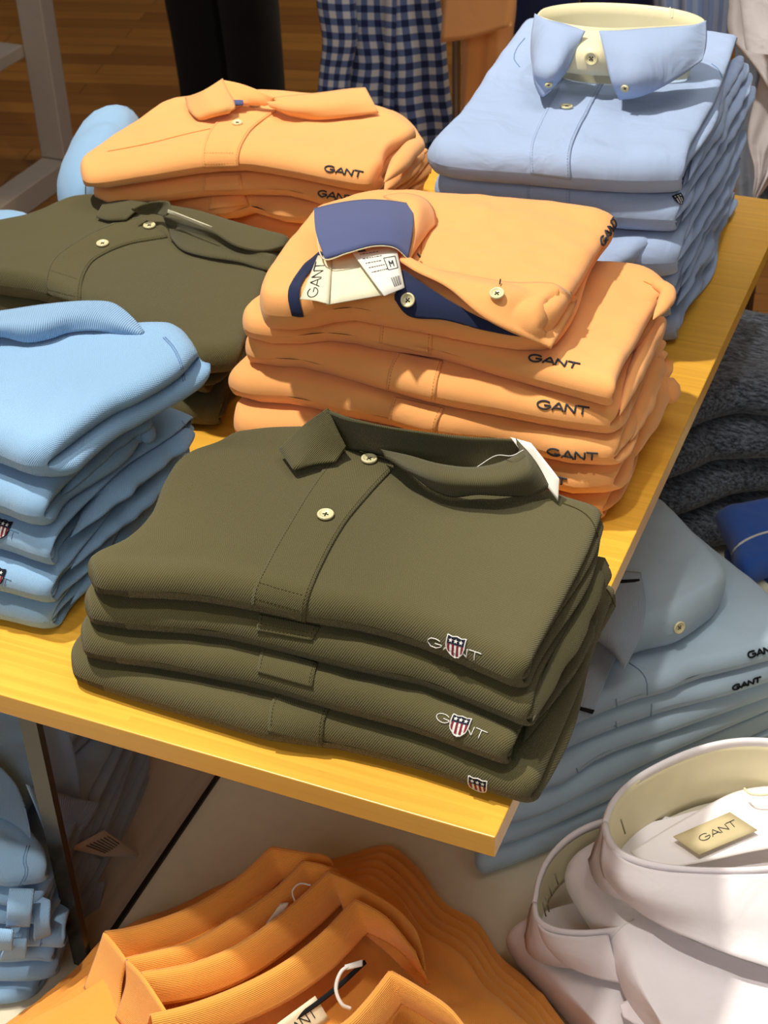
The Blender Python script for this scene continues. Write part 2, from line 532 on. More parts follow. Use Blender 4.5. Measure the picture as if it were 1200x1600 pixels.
class Slab:
    """a folded garment: four edge curves of its mid-height rim, a thickness, rolled edges.
    Curve entries: (px, py) seen in the picture at height z, or (x, y, 'w') in metres."""
    def __init__(s, F, R, B, L, z0, h, zb=None, hb=None, k=2, seed=1, nx=56, ny=40, cr=.010, noise=.0012, nscale=.05,
                 stag=.004, kl=1, bumps=(), rf=None, rb=None, hx=None, warp=None):
        zf = z0 + h / 2
        hb = h if hb is None else hb
        zb = zf if zb is None else zb
        def cv(C, za, zc):
            n = len(C); out = []
            d = [0]
            for i in range(1, n):
                a, b = C[i - 1], C[i]
                d.append(d[-1] + (math.hypot(a[0] - b[0], a[1] - b[1]) if len(a) == 2 and len(b) == 2 else 60))
            for i, p in enumerate(C):
                z = za + (zc - za) * d[i] / max(d[-1], 1e-6)
                if len(p) == 3 and p[2] == 'w': out.append((p[0], p[1], z))
                elif len(p) == 3: out.append(tuple(U(p[0], p[1], p[2])))
                else: out.append(tuple(U(p[0], p[1], z)))
            return np.array(out)
        F3, B3, L3, R3 = cv(F, zf, zf), cv(B, zb, zb), cv(L, zf, zb), cv(R, zf, zb)
        # make corners agree
        L3[0] = F3[0]; R3[0] = F3[-1]; L3[-1] = B3[0]; R3[-1] = B3[-1]
        s.F, s.B, s.L, s.R = [smooth(c, 160) for c in (F3, B3, L3, R3)]
        s.W = np.linalg.norm(np.diff(s.F, axis=0), axis=1).sum()
        s.D = np.linalg.norm(np.diff(s.R, axis=0), axis=1).sum()
        s.h, s.hb = h, hb
        s.rf = rf or h * .55; s.rb = rb or h * .5
        s.cr = cr; s.seed = seed; s.noise = noise; s.nscale = nscale; s.bumps = bumps; s.hx = hx
        rng = np.random.RandomState(seed * 7 + 3)
        r = h / 2 * .8
        # columns round the section
        L_ = [(e / s.W, ze, j, 'L') for e, ze, j in reversed(node_profile(r, kl, rng, stag))]
        R_ = [(1 - e / s.W, ze, j, 'R') for e, ze, j in node_profile(r, k, rng, stag)]
        top = [(a, 1, -1, 'T') for a in np.linspace(r / s.W, 1 - r / s.W, nx)[1:-1]]
        bot = [(a, -1, -1, 'T') for a in np.linspace(1 - r / s.W, r / s.W, 14)[1:-1]]
        cols = L_ + top + R_ + bot
        # rows back from the front roll
        fr = [s.rf * (1 - math.cos(t)) / s.D for t in np.linspace(0, math.pi / 2, 9)]
        bk = [1 - s.rb * (1 - math.cos(t)) / s.D for t in np.linspace(math.pi / 2, 0, 6)]
        rows = fr + list(np.linspace(fr[-1], bk[0], ny)[1:-1]) + bk
        A = np.array([c[0] for c in cols])[:, None] * np.ones(len(rows))[None]
        Z = np.array([c[1] for c in cols])[:, None] * np.ones(len(rows))[None]
        Bb = np.array(rows)[None] * np.ones(len(cols))[:, None]
        # each side layer recedes or sticks out along its length
        off = np.zeros_like(A)
        for i, c in enumerate(cols):
            if c[3] in 'RL' and c[2] >= 0 and (k if c[3] == 'R' else kl) > 1:
                j = c[2]
                rr = np.random.RandomState(seed * 31 + j * 5 + (7 if c[3] == 'L' else 0))
                base = rr.uniform(-stag, stag * .8) if j else 0
                f = base + stag * .9 * np.sin(Bb[i] * rr.uniform(4, 9) + rr.uniform(0, 6)) * (1 if j else .3)
                f = f * np.clip(Bb[i] * 9, 0, 1)
                e_ = ((1 - c[0]) if c[3] == 'R' else c[0]) * s.W
                if (j == 0 and c[1] > 0) or (c[1] < 0 and j == (k if c[3] == 'R' else kl) - 1):
                    f = f * np.clip(1 - e_ / r, 0, 1) ** .6
                off[i] = f * (1 if c[3] == 'R' else -1)
        P = s.at(A + off / s.W, Bb, Z)
        if warp is not None: P = warp(P, A, Bb, Z)
        s.mb = MB()
        # uv from lengths
        n, m = P.shape[:2]
        mid = m // 2
        du = np.concatenate([[0], np.cumsum(np.linalg.norm(np.diff(P[:, mid], axis=0), axis=1))])
        ctr = len(L_) + nx // 2
        dv = np.concatenate([[0], np.cumsum(np.linalg.norm(np.diff(P[ctr], axis=0), axis=1))])
        uv = np.stack(np.meshgrid(du, dv, indexing='ij'), -1)
        s.mb.grid(P, 0, uv, closed=True)
        s.P = P
        V = P.reshape(-1, 3)
        tri = [tuple(f) for f in s.mb.f]
        s.bvh = BVHTree.FromPolygons([Vector(v) for v in V], tri)
        s.center = np.array([s.F[80][0], (s.F[80][1] + s.B[80][1]) / 2, z0])

    def at(s, A, Bb, Z):
        A0 = A; B0 = Bb
        # round the plan corners
        ca, cb = s.cr / s.W * 2, s.cr / s.D * 2
        X, Y = A * 2 - 1, Bb * 2 - 1
        over = np.maximum(np.abs(X) - 1, 0) * np.sign(X)
        Xc = np.clip(X, -1, 1)
        uu = np.clip((np.abs(Xc) - (1 - ca)) / ca, 0, 1); vv = np.clip((np.abs(Y) - (1 - cb)) / cb, 0, 1)
        u2 = uu * np.sqrt(1 - vv ** 2 / 2 * 1.0); v2 = vv * np.sqrt(1 - uu ** 2 / 2)
        X2 = np.where((uu > 0) & (vv > 0), np.sign(Xc) * ((1 - ca) + ca * u2), Xc) + over
        Y2 = np.where((uu > 0) & (vv > 0), np.sign(Y) * ((1 - cb) + cb * v2), Y)
        a = (X2 + 1) / 2; b = (Y2 + 1) / 2
        ac = np.clip(a, 0, 1); bc = np.clip(b, 0, 1)
        Fp, Bp = lerp_curve(s.F, ac), lerp_curve(s.B, ac)
        Lp, Rp = lerp_curve(s.L, bc), lerp_curve(s.R, bc)
        a_, b_ = ac[..., None], bc[..., None]
        P = (1 - b_) * Fp + b_ * Bp + (1 - a_) * Lp + a_ * Rp - ((1 - a_) * (1 - b_) * s.F[0] + a_ * (1 - b_) * s.F[-1] + (1 - a_) * b_ * s.B[0] + a_ * b_ * s.B[-1])
        # spill beyond the edge
        ex = (a - ac) * s.W
        dirx = (s.F[-1] - s.F[0]); dirx = dirx / np.linalg.norm(dirx)
        P = P + ex[..., None] * dirx
        ef, eb = B0 * s.D, (1 - B0) * s.D
        def pf(e, r): q = np.clip(e / r, 0, 1); return np.sqrt(np.maximum(1 - (1 - q) ** 2, 0))
        T = pf(ef, s.rf) * pf(eb, s.rb)
        hh = (s.h * (1 - b) + s.hb * b)
        if s.hx is not None: hh = hh * s.hx(a, b)
        z = Z * hh / 2 * T
        ed = np.clip(ef / .02, 0, 1) * .75 + .25
        nz = wob(P[..., 0], P[..., 1], s.seed, s.nscale) * s.noise + wob(P[..., 0], P[..., 1], s.seed + 50, s.nscale * .4) * s.noise * .35
        z = z + nz * np.where(Z > 0, np.clip(Z, 0, 1), 0) * T * ed
        for (ba, bb, sa, sb, am, ang) in s.bumps:
            dx = (A0 - ba) * s.W; dy = (B0 - bb) * s.D
            c_, s_ = math.cos(ang), math.sin(ang)
            u = (dx * c_ + dy * s_) / sa; v = (-dx * s_ + dy * c_) / sb
            z = z + am * np.exp(-u ** 2 - v ** 2) * np.where(Z > 0, Z, 0) * T
        P = P.copy(); P[..., 2] += z
        return P

    def hit(s, px, py, off=0.0):
        d = ray(px, py)
        loc, n, i, t = s.bvh.ray_cast(Vector(CAM), Vector(d))
        if loc is None:
            # nearest approach of the ray
            best = None
            for t in np.linspace(.6, 2.2, 60):
                q = Vector(CAM + d * t)
                l2, n2, i2, dd = s.bvh.find_nearest(q)
                if best is None or dd < best[0]: best = (dd, l2, n2)
            loc, n = best[1], best[2]
        if n.dot(Vector(CAM) - loc) < 0: n = -n
        return np.array(loc + n * off), np.array(n)

    def near(s, p, off=0.0, ref=None):
        loc, n, i, d = s.bvh.find_nearest(Vector(p))
        if ref is not None and n.dot(Vector(ref)) < 0: n = -n
        return np.array(loc + n * off)


def pts3(rail, on=None, off=0.001):
    """rail entries (px, py) lie on the garment `on`; (px, py, z) are free at height z; (px,py,('y',val)) at depth"""
    out = []
    for p in rail:
        if len(p) == 2: out.append(on.hit(p[0], p[1], off)[0])
        elif p[2] == 'w': out.append(np.array(p[:2] + (p[3],)))
        elif isinstance(p[2], tuple) and p[2][0] == 'o': out.append(on.hit(p[0], p[1], p[2][1])[0])
        elif isinstance(p[2], tuple): out.append(UY(p[0], p[1], p[2][1]))
        else: out.append(U(*p))
    return np.array(out)


def loft(name, rails, mat, parent, on=None, off=.0012, th=.0014, n=30, m=10, snap=False, mb=None, matback=None, noise=0, seed=0, mi=0):
    R3 = [smooth(pts3(r, on, off), n) for r in rails]
    G = np.zeros((n, m, 3))
    for i in range(n):
        G[i] = smooth([r[i] for r in R3], m)
    if snap:
        for i in range(n):
            for j in range(m):
                G[i, j] = on.near(G[i, j], off, CAM - G[i, j])
    if noise:
        G[..., 2] += wob(G[..., 0], G[..., 1], seed, .03) * noise
    if on is not None:      # cloth rests on the garment, never inside it
        for i in range(n):
            for j in range(m):
                l_, n_, _, d_ = on.bvh.find_nearest(Vector(G[i, j]))
                if n_.z > -.2 and (Vector(G[i, j]) - l_).dot(n_) < .0012: G[i, j] = np.array(l_ + n_ * .0012)
    own = mb is None
    if own: mb = MB()
    solid(mb, G, th, mi, matback=matback)
    if own: return mb.build(name, mat, parent)


def seam(mb, px, on, r=.00045, off=.0003, mat=0, n=None):
    """a stitched line following the garment surface"""
    pts = []
    P = smooth([(a, b, 0) for a, b in px], n or max(8, int(sum(math.hypot(px[i + 1][0] - px[i][0], px[i + 1][1] - px[i][1]) for i in range(len(px) - 1)) / 8)))
    for q in P: pts.append(on.hit(q[0], q[1], off)[0])
    mb.tube(pts, r, mat, 5)


def stitches(mb, px, on, r=.00035, off=.0009, mat=0, pitch=.0026):
    P = smooth([(a, b, 0) for a, b in px], 60)
    pts = smooth([on.hit(q[0], q[1], off)[0] for q in P], 400)
    s = np.concatenate([[0], np.cumsum(np.linalg.norm(np.diff(pts, axis=0), axis=1))])
    k = int(s[-1] / pitch)
    for i in range(k):
        t = np.linspace(i * pitch, i * pitch + pitch * .62, 3)
        mb.tube(np.stack([np.interp(t, s, pts[:, c]) for c in range(3)], 1), r, mat, 4)


def frame_on(on, px, py, pxr, pyr, off=.001):
    """origin, right, up, normal of a mark on a garment; (pxr,pyr) is a pixel to its right"""
    p, n = on.hit(px, py, off)
    q, _ = on.hit(pxr, pyr, off)
    x = q - p; x = x - n * (x @ n); x /= np.linalg.norm(x)
    y = np.cross(n, x)
    if y @ np.array([-.2, .9, .3]) < -2: y = -y
    return p, x, y, n


_btn = {}
def button(on, px, py, parent, r=.0055, thread='hole', off=.0018, ang=0.4, mat='button', name='button', p=None, nrm=None):
    if p is None:
        p, nrm = on.hit(px, py, off)
    key = (r, mat)
    if key not in _btn:
        mb = MB()
        mb.lathe([(0.0001, .0003), (r * .16, .0003), (r * .62, .0004), (r * .72, .0011), (r * .86, .0015), (r * .97, .0011), (r, .0003), (r * .95, -.0006), (0.0001, -.0008)], mat=0)
        for k in range(4):
            a = math.pi / 4 + k * math.pi / 2
            c = np.array([math.cos(a) * r * .27, math.sin(a) * r * .27, .00035])
            mb.lathe([(0.00001, .00025), (r * .1, .0002), (r * .11, 0)], (np.eye(3), c), 1, 8)
        _btn[key] = mb
    src = _btn[key]
    if not hasattr(src, 'obj'):
        b = src.build(name, [M[mat], M['hole']], parent); src.obj = b
    else:
        b = src.obj.copy(); COL.objects.link(b); b.parent = parent; b.name = name
    z = Vector(nrm).normalized()
    x = Vector((math.cos(ang), math.sin(ang), 0)); x = (x - z * x.dot(z)).normalized()
    y = z.cross(x)
    mt = Matrix((x, y, z)).transposed().to_4x4(); mt.translation = Vector(p)
    b.matrix_basis = mt
    t = MB()
    for sgn in (1, -1):
        a = math.pi / 4 * sgn
        d = np.array([math.cos(a), math.sin(a), 0]) * r * .3
        t.tube([-d + [0, 0, .0004], [0, 0, .0009], d + [0, 0, .0004]], .0003, 0, 5)
    k = t.build('thread', M[thread], b); k['placed'] = 1
    return b


def strokes_text(word):
    """wide sans capitals as strokes in a box 1 high; returns list of polylines and the advance"""
    out = []; x = 0
    for ch in word:
        if ch == 'G':
            w = 1.35
            th = np.linspace(math.radians(42), math.radians(352), 22)
            P = [(x + w / 2 + w / 2 * math.cos(t), .5 + .5 * math.sin(t)) for t in th]
            out.append(P); out.append([(x + w * .52, .46), (x + w, .46)]); adv = w + .16
        elif ch == 'A':
            w = 1.15
            out.append([(x, 0), (x + w / 2, 1), (x + w, 0)]); out.append([(x + w * .2, .3), (x + w * .8, .3)]); adv = w + .16
        elif ch == 'N':
            w = .95
            out.append([(x, 0), (x, 1), (x + w, 0), (x + w, 1)]); adv = w + .14
        elif ch == 'T':
            w = 1.2
            out.append([(x, 1), (x + w, 1)]); out.append([(x + w / 2, 1), (x + w / 2, 0)]); adv = w + .1
        else:
            adv = .6
        x += adv
    return out, x - .1


def dens(P, step):
    out = []
    for i in range(len(P) - 1):
        a, b = np.array(P[i], float), np.array(P[i + 1], float)
        k = max(1, int(np.ceil(np.linalg.norm(b - a) / step)))
        for j in range(k): out.append(a + (b - a) * j / k)
    out.append(np.array(P[-1], float))
    return out


def wordmark(mb, on, pxa, pxb, width=None, height=.006, mat=0, r=.00055, off=.0005, skip=None, rise=0, word='GANT', fr=None, flat=False):
    """GANT lettering between pixel pxa (baseline start) and pxb (baseline end)"""
    if fr is None:
        a, n1 = on.hit(*pxa, off); b, n2 = on.hit(*pxb, off)
    else:
        a, b, n1 = fr; n2 = n1
    x = b - a; L = np.linalg.norm(x); x /= L
    n = n1 + n2; n /= np.linalg.norm(n)
    y = np.cross(n, x); y /= np.linalg.norm(y)
    st, adv = strokes_text(word)
    for P in st:
        Q = dens(P, .16)
        pts = []
        for (u, v) in Q:
            p = a + x * (u / adv * L) + y * (v * height)
            if on is not None and not flat: p = on.near(p, off, n)
            pts.append(p)
        if skip and skip[0] < np.mean([q[0] for q in Q]) / adv < skip[1]: continue
        mb.tube(pts, r, mat, 5)
    return a, x, y, n, L


def poly(mb, pts2, org, x, y, n, on, off, mat, sub=0):
    V = []
    for (u, v) in pts2:
        p = org + x * u + y * v
        V.append(on.near(p, off, n) if on is not None else p + n * off)
    c = np.mean([q for q in pts2], axis=0)
    pc = org + x * c[0] + y * c[1]
    V.append(on.near(pc, off, n) if on is not None else pc + n * off)
    k = len(pts2)
    mb.add(V, [(i, (i + 1) % k, k) for i in range(k)], mat)


def crest(mb, on, org, x, y, n, s, off=.0009, mats=(0, 1, 2, 3), dim=False):
    """the embroidered shield: pale outline, dark top with stars, red and white stripes. s = width"""
    w, r_, d_, o_ = mats   # white, red, dark, outline
    H = s * 1.15
    def shp(k):
        return [(-.5 * k, .5 * k), (-.25 * k, .44 * k), (0, .5 * k), (.25 * k, .44 * k), (.5 * k, .5 * k), (.5 * k, .0), (.42 * k, -.25 * k), (.22 * k, -.46 * k), (0, -.6 * k), (-.22 * k, -.46 * k), (-.42 * k, -.25 * k), (-.5 * k, 0)]
    out = [(u * s, v * s * 1.1) for u, v in shp(1.0)]
    poly(mb, out, org, x, y, n, on, off, w)
    mb.tube([(on.near(org + x * u + y * v, off + .0002, n) if on is not None else org + x * u + y * v + n * (off + .0002)) for u, v in dens(out + [out[0]], s * .12)], s * .035, o_, 5)
    # stripes
    for i in range(7):
        if i % 2 == 0:
            u0 = -.44 + i * .88 / 7; u1 = u0 + .88 / 7
            um = (u0 + u1) / 2
            yb = -.55 + abs(um) * .62
            q = [(u0 * s, .12 * s), (u1 * s, .12 * s), (u1 * s, yb * s), (u0 * s, yb * s)]
            poly(mb, q, org, x, y, n, on, off + .0003, r_)
    q = [(-.46 * s, .5 * s), (-.23 * s, .45 * s), (0, .5 * s), (.23 * s, .45 * s), (.46 * s, .5 * s), (.46 * s, .12 * s), (-.46 * s, .12 * s)]
    poly(mb, q, org, x, y, n, on, off + .0003, d_)
    for k in (-1, 0, 1):
        st = []
        for i in range(10):
            a = math.pi / 2 + i * math.pi / 5; rr = (.125 if i % 2 == 0 else .055) * s
            st.append((k * .28 * s + rr * math.cos(a), .29 * s + rr * math.sin(a)))
        poly(mb, st, org, x, y, n, on, off + .0005, w)

# ------------------------------------------------------------------ setting
def structure(o): o['kind'] = 'structure'; return o


mb = MB(); mb.box(-5.5, 3.0, -3.2, 7.5, -.82, -.80)
structure(mb.build('floor', M['floor'], smooth_=False))
M['wall'] = plain('warm_grey_wall_paint', '#9a9086', .9, .2)
for nm, bx_ in (('wall_back', (-5.5, 3.0, 7.5, 7.6)), ('wall_left', (-5.6, -5.5, -3.2, 7.5)), ('wall_right', (3.0, 3.1, -3.2, 7.5)), ('wall_front', (-5.5, 3.0, -3.3, -3.2))):
    mb = MB(); mb.box(*bx_, -.82, 2.6); structure(mb.build(nm, M['wall'], smooth_=False))

Z0 = -.34          # top of the plinth under the shelf


def beveled(name, x0, x1, y0, y1, z0, z1, mat, bev, parent=None):
    mb = MB(); mb.box(x0, x1, y0, y1, z0, z1)
    o = mb.build(name, mat, parent, smooth_=False)
    b = o.modifiers.new('bevel', 'BEVEL'); b.width = bev; b.segments = 2
    return o


t = empty('display_plinth', 'low cream plinth that carries the glass divider and the lower piles of shirts', 'display stand', (-.3, .3, -.8))
beveled('plinth_body', -.78, .75, -.62, 1.06, -.80, Z0, M['plinth'], .003, t)
t = empty('display_shelf', 'bamboo shelf board with a pale front edge carrying the folded polos', 'shelf', (-.37, .48, 0))
beveled('shelf_board', -.74, 0, 0, .957, -.018, 0, M['bamboo'], .0009, t)
# smoked glass divider that carries the board
t = empty('glass_divider', 'smoked glass divider standing on the plinth under the bamboo shelf', 'glass panel', (-.366, .45, Z0))
beveled('glass_pane', -.3705, -.3635, .042, .9, Z0 + .0005, -.0185, M['glass'], .0004, t)
mb = MB()
mb.box(-.3745, -.3595, .035, .0415, Z0 + .0005, -.0185)
mb.build('front_edge', M['glass_edge'], t, smooth_=False)
mb = MB(); mb.box(-.3630, -.3590, .042, .9, Z0 + .0005, Z0 + .004)
mb.build('bottom_channel', M['black_metal'], t, smooth_=False)


# ------------------------------------------------------------------ folded garments
def garment(name, label, cat, group, slab, mat, body='body'):
    t = empty(name, label, cat, slab.center, group)
    b = slab.mb.build(body, mat, t)
    return t


def shift(C, dx, dy): return [(p[0] + dx, p[1] + dy) + tuple(p[2:]) for p in C]


T = {}
SL = {}


def stack_item(key, name, label, cat, group, mat, **kw):
    s = Slab(**kw)
    SL[key] = s
    T[key] = garment(name, label, cat, group, s, mat)
    return s


# ---- front olive stack -------------------------------------------------------
gG = 'olive polos in the front stack'
h = .025
stack_item('G4', 'polo_shirt', 'olive green polo at the bottom of the front stack, lying on the bamboo shelf edge', 'polo shirt', gG, M['green'],
    F=[(108, 1040), (118, 1055), (170, 1074), (250, 1099), (340, 1126), (420, 1149), (515, 1160), (640, 1190), (750, 1226), (836, 1252)],
    R=[(836, 1252), (868, 1170), (905, 1080), (940, 990), (967, 925)],
    B=[(-.30, .205, 'w'), (-.15, .215, 'w'), (967, 925)], L=[(108, 1040), (122, 1008), (-.30, .205, 'w')], z0=0, h=h, k=2, seed=1, cr=.012)
stack_item('G3', 'polo_shirt', 'olive green polo third from the top of the front stack with shield crest', 'polo shirt', gG, M['green'],
    F=[(124, 1005), (135, 1018), (250, 1036), (330, 1052), (410, 1069), (495, 1094), (640, 1133), (720, 1162), (797, 1190)],
    R=[(797, 1190), (830, 1120), (868, 1030), (915, 930)],
    B=[(-.29, .205, 'w'), (-.15, .215, 'w'), (925, 905)], L=[(124, 1005), (135, 975), (-.29, .205, 'w')], z0=h, h=h, k=3, seed=2, cr=.010)
SL['G3'].R  # noqa
stack_item('G2', 'polo_shirt', 'olive green polo second from the top of the front stack', 'polo shirt', gG, M['green'],
    F=[(130, 957), (150, 968), (250, 978), (330, 985), (400, 1000), (490, 1023), (580, 1045), (660, 1062), (740, 1093), (828, 1130)],
    R=[(828, 1130), (850, 1062), (895, 970), (935, 880)],
    B=[(-.285, .21, 'w'), (-.15, .22, 'w'), (935, 872)], L=[(130, 957), (138, 930), (-.285, .21, 'w')], z0=2 * h, h=h, k=3, seed=3, cr=.009)
stack_item('G1', 'polo_shirt', 'olive green polo with open collar and two buttons topmost in the front stack', 'polo shirt', gG, M['green'],
    F=[(134, 906), (160, 920), (200, 923), (300, 928), (400, 945), (480, 962), (560, 975), (640, 996), (720, 1027), (790, 1058), (822, 1069)],
    R=[(822, 1069), (850, 1015), (885, 945), (915, 880), (943, 808)],
    B=[(372, 690), (450, 680), (600, 690), (760, 735), (870, 783), (943, 808)],
    L=[(134, 906), (141, 885), (195, 858), (233, 820), (256, 766), (283, 731), (333, 712), (372, 690)], z0=3 * h, h=.027, zb=3 * h + .016, k=3, seed=4,
    ny=60, nx=80, noise=.0009, nscale=.09, cr=.012, rf=.013)

# ---- centre orange stack -----------------------------------------------------
gO = 'orange polos in the centre stack'
ho = .0262
def od(i): return dict(z0=i * ho, h=ho, cr=.008, noise=.0014, nscale=.05, stag=.006)
bo = [(-.31, .50, 'w'), (-.15, .51, 'w')]
stack_item('O6', 'polo_shirt', 'orange polo at the very bottom of the centre stack', 'polo shirt', gO, M['orange'],
    F=[(372, 700), (500, 720), (700, 760), (860, 805), (945, 800)], R=[(945, 800), (985, 730), (1020, 650), (1058, 610)], B=bo + [(1058, 605)], L=[(372, 700), (-.31, .50, 'w')], k=3, seed=11, **od(0))
stack_item('O5', 'polo_shirt', 'orange polo second from the bottom of the centre stack', 'polo shirt', gO, M['orange'],
    F=[(365, 655), (371, 674), (500, 690), (700, 720), (860, 752), (905, 762), (962, 756)], R=[(962, 756), (990, 690), (1020, 620), (1046, 565)], B=bo + [(1046, 560)], L=[(365, 655), (380, 632), (-.31, .50, 'w')], k=3, seed=12, **od(1))
stack_item('O4', 'polo_shirt', 'orange polo third from the bottom of the centre stack', 'polo shirt', gO, M['orange'],
    F=[(352, 598), (377, 613), (463, 621), (525, 637), (605, 653), (685, 674), (784, 686), (877, 711), (963, 716)], R=[(963, 716), (990, 655), (1015, 590), (1035, 535)], B=bo + [(1035, 530)], L=[(352, 598), (380, 572), (-.31, .50, 'w')], k=3, seed=13, **od(2))
stack_item('O3', 'polo_shirt', 'orange polo third from the top of the centre stack', 'polo shirt', gO, M['orange'],
    F=[(380, 545), (395, 558), (463, 561), (537, 580), (605, 600), (685, 621), (772, 637), (864, 655), (957, 667)], R=[(957, 667), (985, 610), (1010, 550), (1030, 500)], B=bo + [(1030, 495)], L=[(380, 545), (392, 530), (-.31, .50, 'w')], k=2, seed=14, **od(3))
stack_item('O2', 'polo_shirt', 'orange polo just under the crumpled topmost one in the centre stack', 'polo shirt', gO, M['orange'],
    F=[(376, 505), (390, 519), (450, 526), (494, 520), (540, 522), (593, 534), (673, 545), (772, 574), (864, 600), (960, 625)], R=[(960, 625), (978, 570), (1005, 525), (1030, 490), (1050, 462)],
    B=bo + [(938, 420), (1006, 428), (1050, 462)], L=[(376, 505), (385, 492), (-.31, .50, 'w')], k=2, seed=15, **od(4))
stack_item('O1', 'polo_shirt', 'crumpled orange polo with slate blue collar and tags topping the centre stack', 'polo shirt', gO, M['orange'],
    F=[(404, 482), (420, 492), (470, 494), (543, 480), (600, 490), (660, 500), (760, 520), (830, 528), (868, 520)], R=[(868, 520), (895, 480), (935, 410), (966, 352)],
    B=[(491, 350), (560, 318), (640, 312), (720, 318), (802, 324), (895, 332), (966, 352)], L=[(404, 482), (410, 455), (451, 391), (491, 350)],
    z0=5 * ho, h=.036, zb=5 * ho + .024, hb=.03, k=2, seed=16, cr=.012, noise=.002, nscale=.07, rf=.014, nx=80, ny=60,
    bumps=[(.55, .78, .05, .02, .003, -.4), (.3, .35, .03, .03, -.006, 0)])

# ---- light-blue dress shirts, back right -------------------------------------
gD = 'light blue dress shirts in the back right stack'
db = [(-.20, .87, 'w'), (-.10, .88, 'w')]
def dd(i, h=.027): return dict(z0=i, h=h, cr=.006, noise=.0016, nscale=.05, stag=.007)
stack_item('D6', 'dress_shirt', 'light blue dress shirt at the bottom of the back right stack', 'dress shirt', gD, M['oxford'],
    F=[(690, 470), (850, 490), (1000, 520), (1060, 520)], R=[(1060, 520), (1075, 470), (1110, 400), (1150, 310)], B=[(-.22, .88, 'w'), (-.1, .88, 'w'), (1150, 310)], L=[(690, 470), (-.22, .88, 'w')], k=4, seed=21, **dd(0))
stack_item('D5', 'dress_shirt', 'light blue dress shirt second from the bottom of the back right stack', 'dress shirt', gD, M['oxford'],
    F=[(690, 430), (850, 450), (1000, 485), (1050, 482)], R=[(1050, 482), (1075, 430), (1105, 370), (1150, 280)], B=[(-.22, .86, 'w'), (-.1, .86, 'w'), (1150, 280)], L=[(690, 430), (-.22, .86, 'w')], k=4, seed=22, **dd(.027))
stack_item('D4', 'dress_shirt', 'light blue dress shirt below the one with the visible curved collar, back right stack', 'dress shirt', gD, M['oxford'],
    F=[(690, 395), (850, 415), (1000, 452), (1056, 452)], R=[(1056, 452), (1080, 400), (1115, 330), (1160, 230)], B=[(-.22, .85, 'w'), (-.1, .85, 'w'), (1160, 230)], L=[(690, 395), (-.22, .85, 'w')], k=4, seed=23, **dd(.054))
stack_item('D3', 'dress_shirt', 'light blue dress shirt whose curved collar shows, third in the back right stack', 'dress shirt', gD, M['oxford'],
    F=[(690, 360), (850, 380), (1000, 412), (1062, 410)], R=[(1062, 410), (1080, 350), (1110, 270), (1150, 190)], B=[(-.22, .83, 'w'), (-.1, .83, 'w'), (1150, 190)], L=[(690, 360), (-.22, .83, 'w')], k=4, seed=24, **dd(.081, .04))
stack_item('D2', 'dress_shirt', 'light blue dress shirt with small shield crest, second from top, back right stack', 'dress shirt', gD, M['oxford'],
    F=[(677, 296), (700, 305), (825, 318), (950, 338), (1058, 345)], R=[(1058, 345), (1085, 290), (1110, 220), (1160, 120)], B=[(760, 130), (900, 120), (1160, 120)], L=[(677, 296), (690, 275), (760, 130)], k=4, seed=25, **dd(.121, .034))
stack_item('D1', 'dress_shirt', 'light blue button-down dress shirt with upright collar, topmost of the back right stack', 'dress shirt', gD, M['oxford'],
    F=[(664, 245), (690, 258), (825, 271), (890, 277), (1000, 283), (1068, 281)], R=[(1068, 281), (1085, 240), (1110, 190), (1130, 130), (1152, 72)],
    B=[(820, 45), (950, 60), (1152, 72)], L=[(664, 245), (715, 195), (765, 120), (820, 45)], zb=.185, k=4, seed=26, nx=80, ny=60, **dd(.155, .036))

# ---- orange back-left stack ---------------------------------------------------
gB = 'orange polos in the back left stack'
bb_ = [(-.62, .83, 'w'), (-.4, .83, 'w')]
def ob(i, h=.026): return dict(z0=i * .026, h=h, cr=.010, noise=.0014, nscale=.06, stag=.006)
stack_item('B4', 'polo_shirt', 'orange polo lowest one showing in the back left stack', 'polo shirt', gB, M['orange'],
    F=[(150, 350), (300, 352), (395, 376), (480, 385), (600, 365)], R=[(600, 365), (640, 330), (678, 290)], B=bb_ + [(678, 270)], L=[(150, 350), (-.62, .83, 'w')], k=2, seed=31, **ob(0, .05))
stack_item('B3', 'polo_shirt', 'orange polo third from the top of the back left stack', 'polo shirt', gB, M['orange'],
    F=[(165, 325), (250, 318), (300, 330), (350, 334), (395, 322), (430, 335), (490, 341), (590, 345)], R=[(590, 345), (640, 300), (675, 262)], B=bb_ + [(675, 255)], L=[(165, 325), (-.62, .83, 'w')], k=3, seed=32, **ob(2))
stack_item('B2', 'polo_shirt', 'orange polo second from the top of the back left stack', 'polo shirt', gB, M['orange'],
    F=[(140, 300), (172, 315), (250, 306), (320, 297), (380, 295), (450, 297), (520, 314), (590, 316)], R=[(590, 316), (630, 270), (667, 240)], B=bb_ + [(667, 232)], L=[(140, 300), (-.62, .83, 'w')], k=3, seed=33, **ob(3))
stack_item('B1', 'polo_shirt', 'orange polo with spread collar topmost of the back left stack', 'polo shirt', gB, M['orange'],
    F=[(124, 275), (140, 286), (225, 275), (320, 260), (380, 256), (450, 266), (525, 281), (575, 288), (593, 280)], R=[(593, 280), (612, 245), (655, 218)],
    B=[(285, 165), (400, 150), (600, 178), (655, 215)], L=[(124, 275), (128, 262), (185, 225), (245, 183), (285, 165)], zb=.125, k=2, seed=34, ny=60, nx=80, **ob(4, .03))

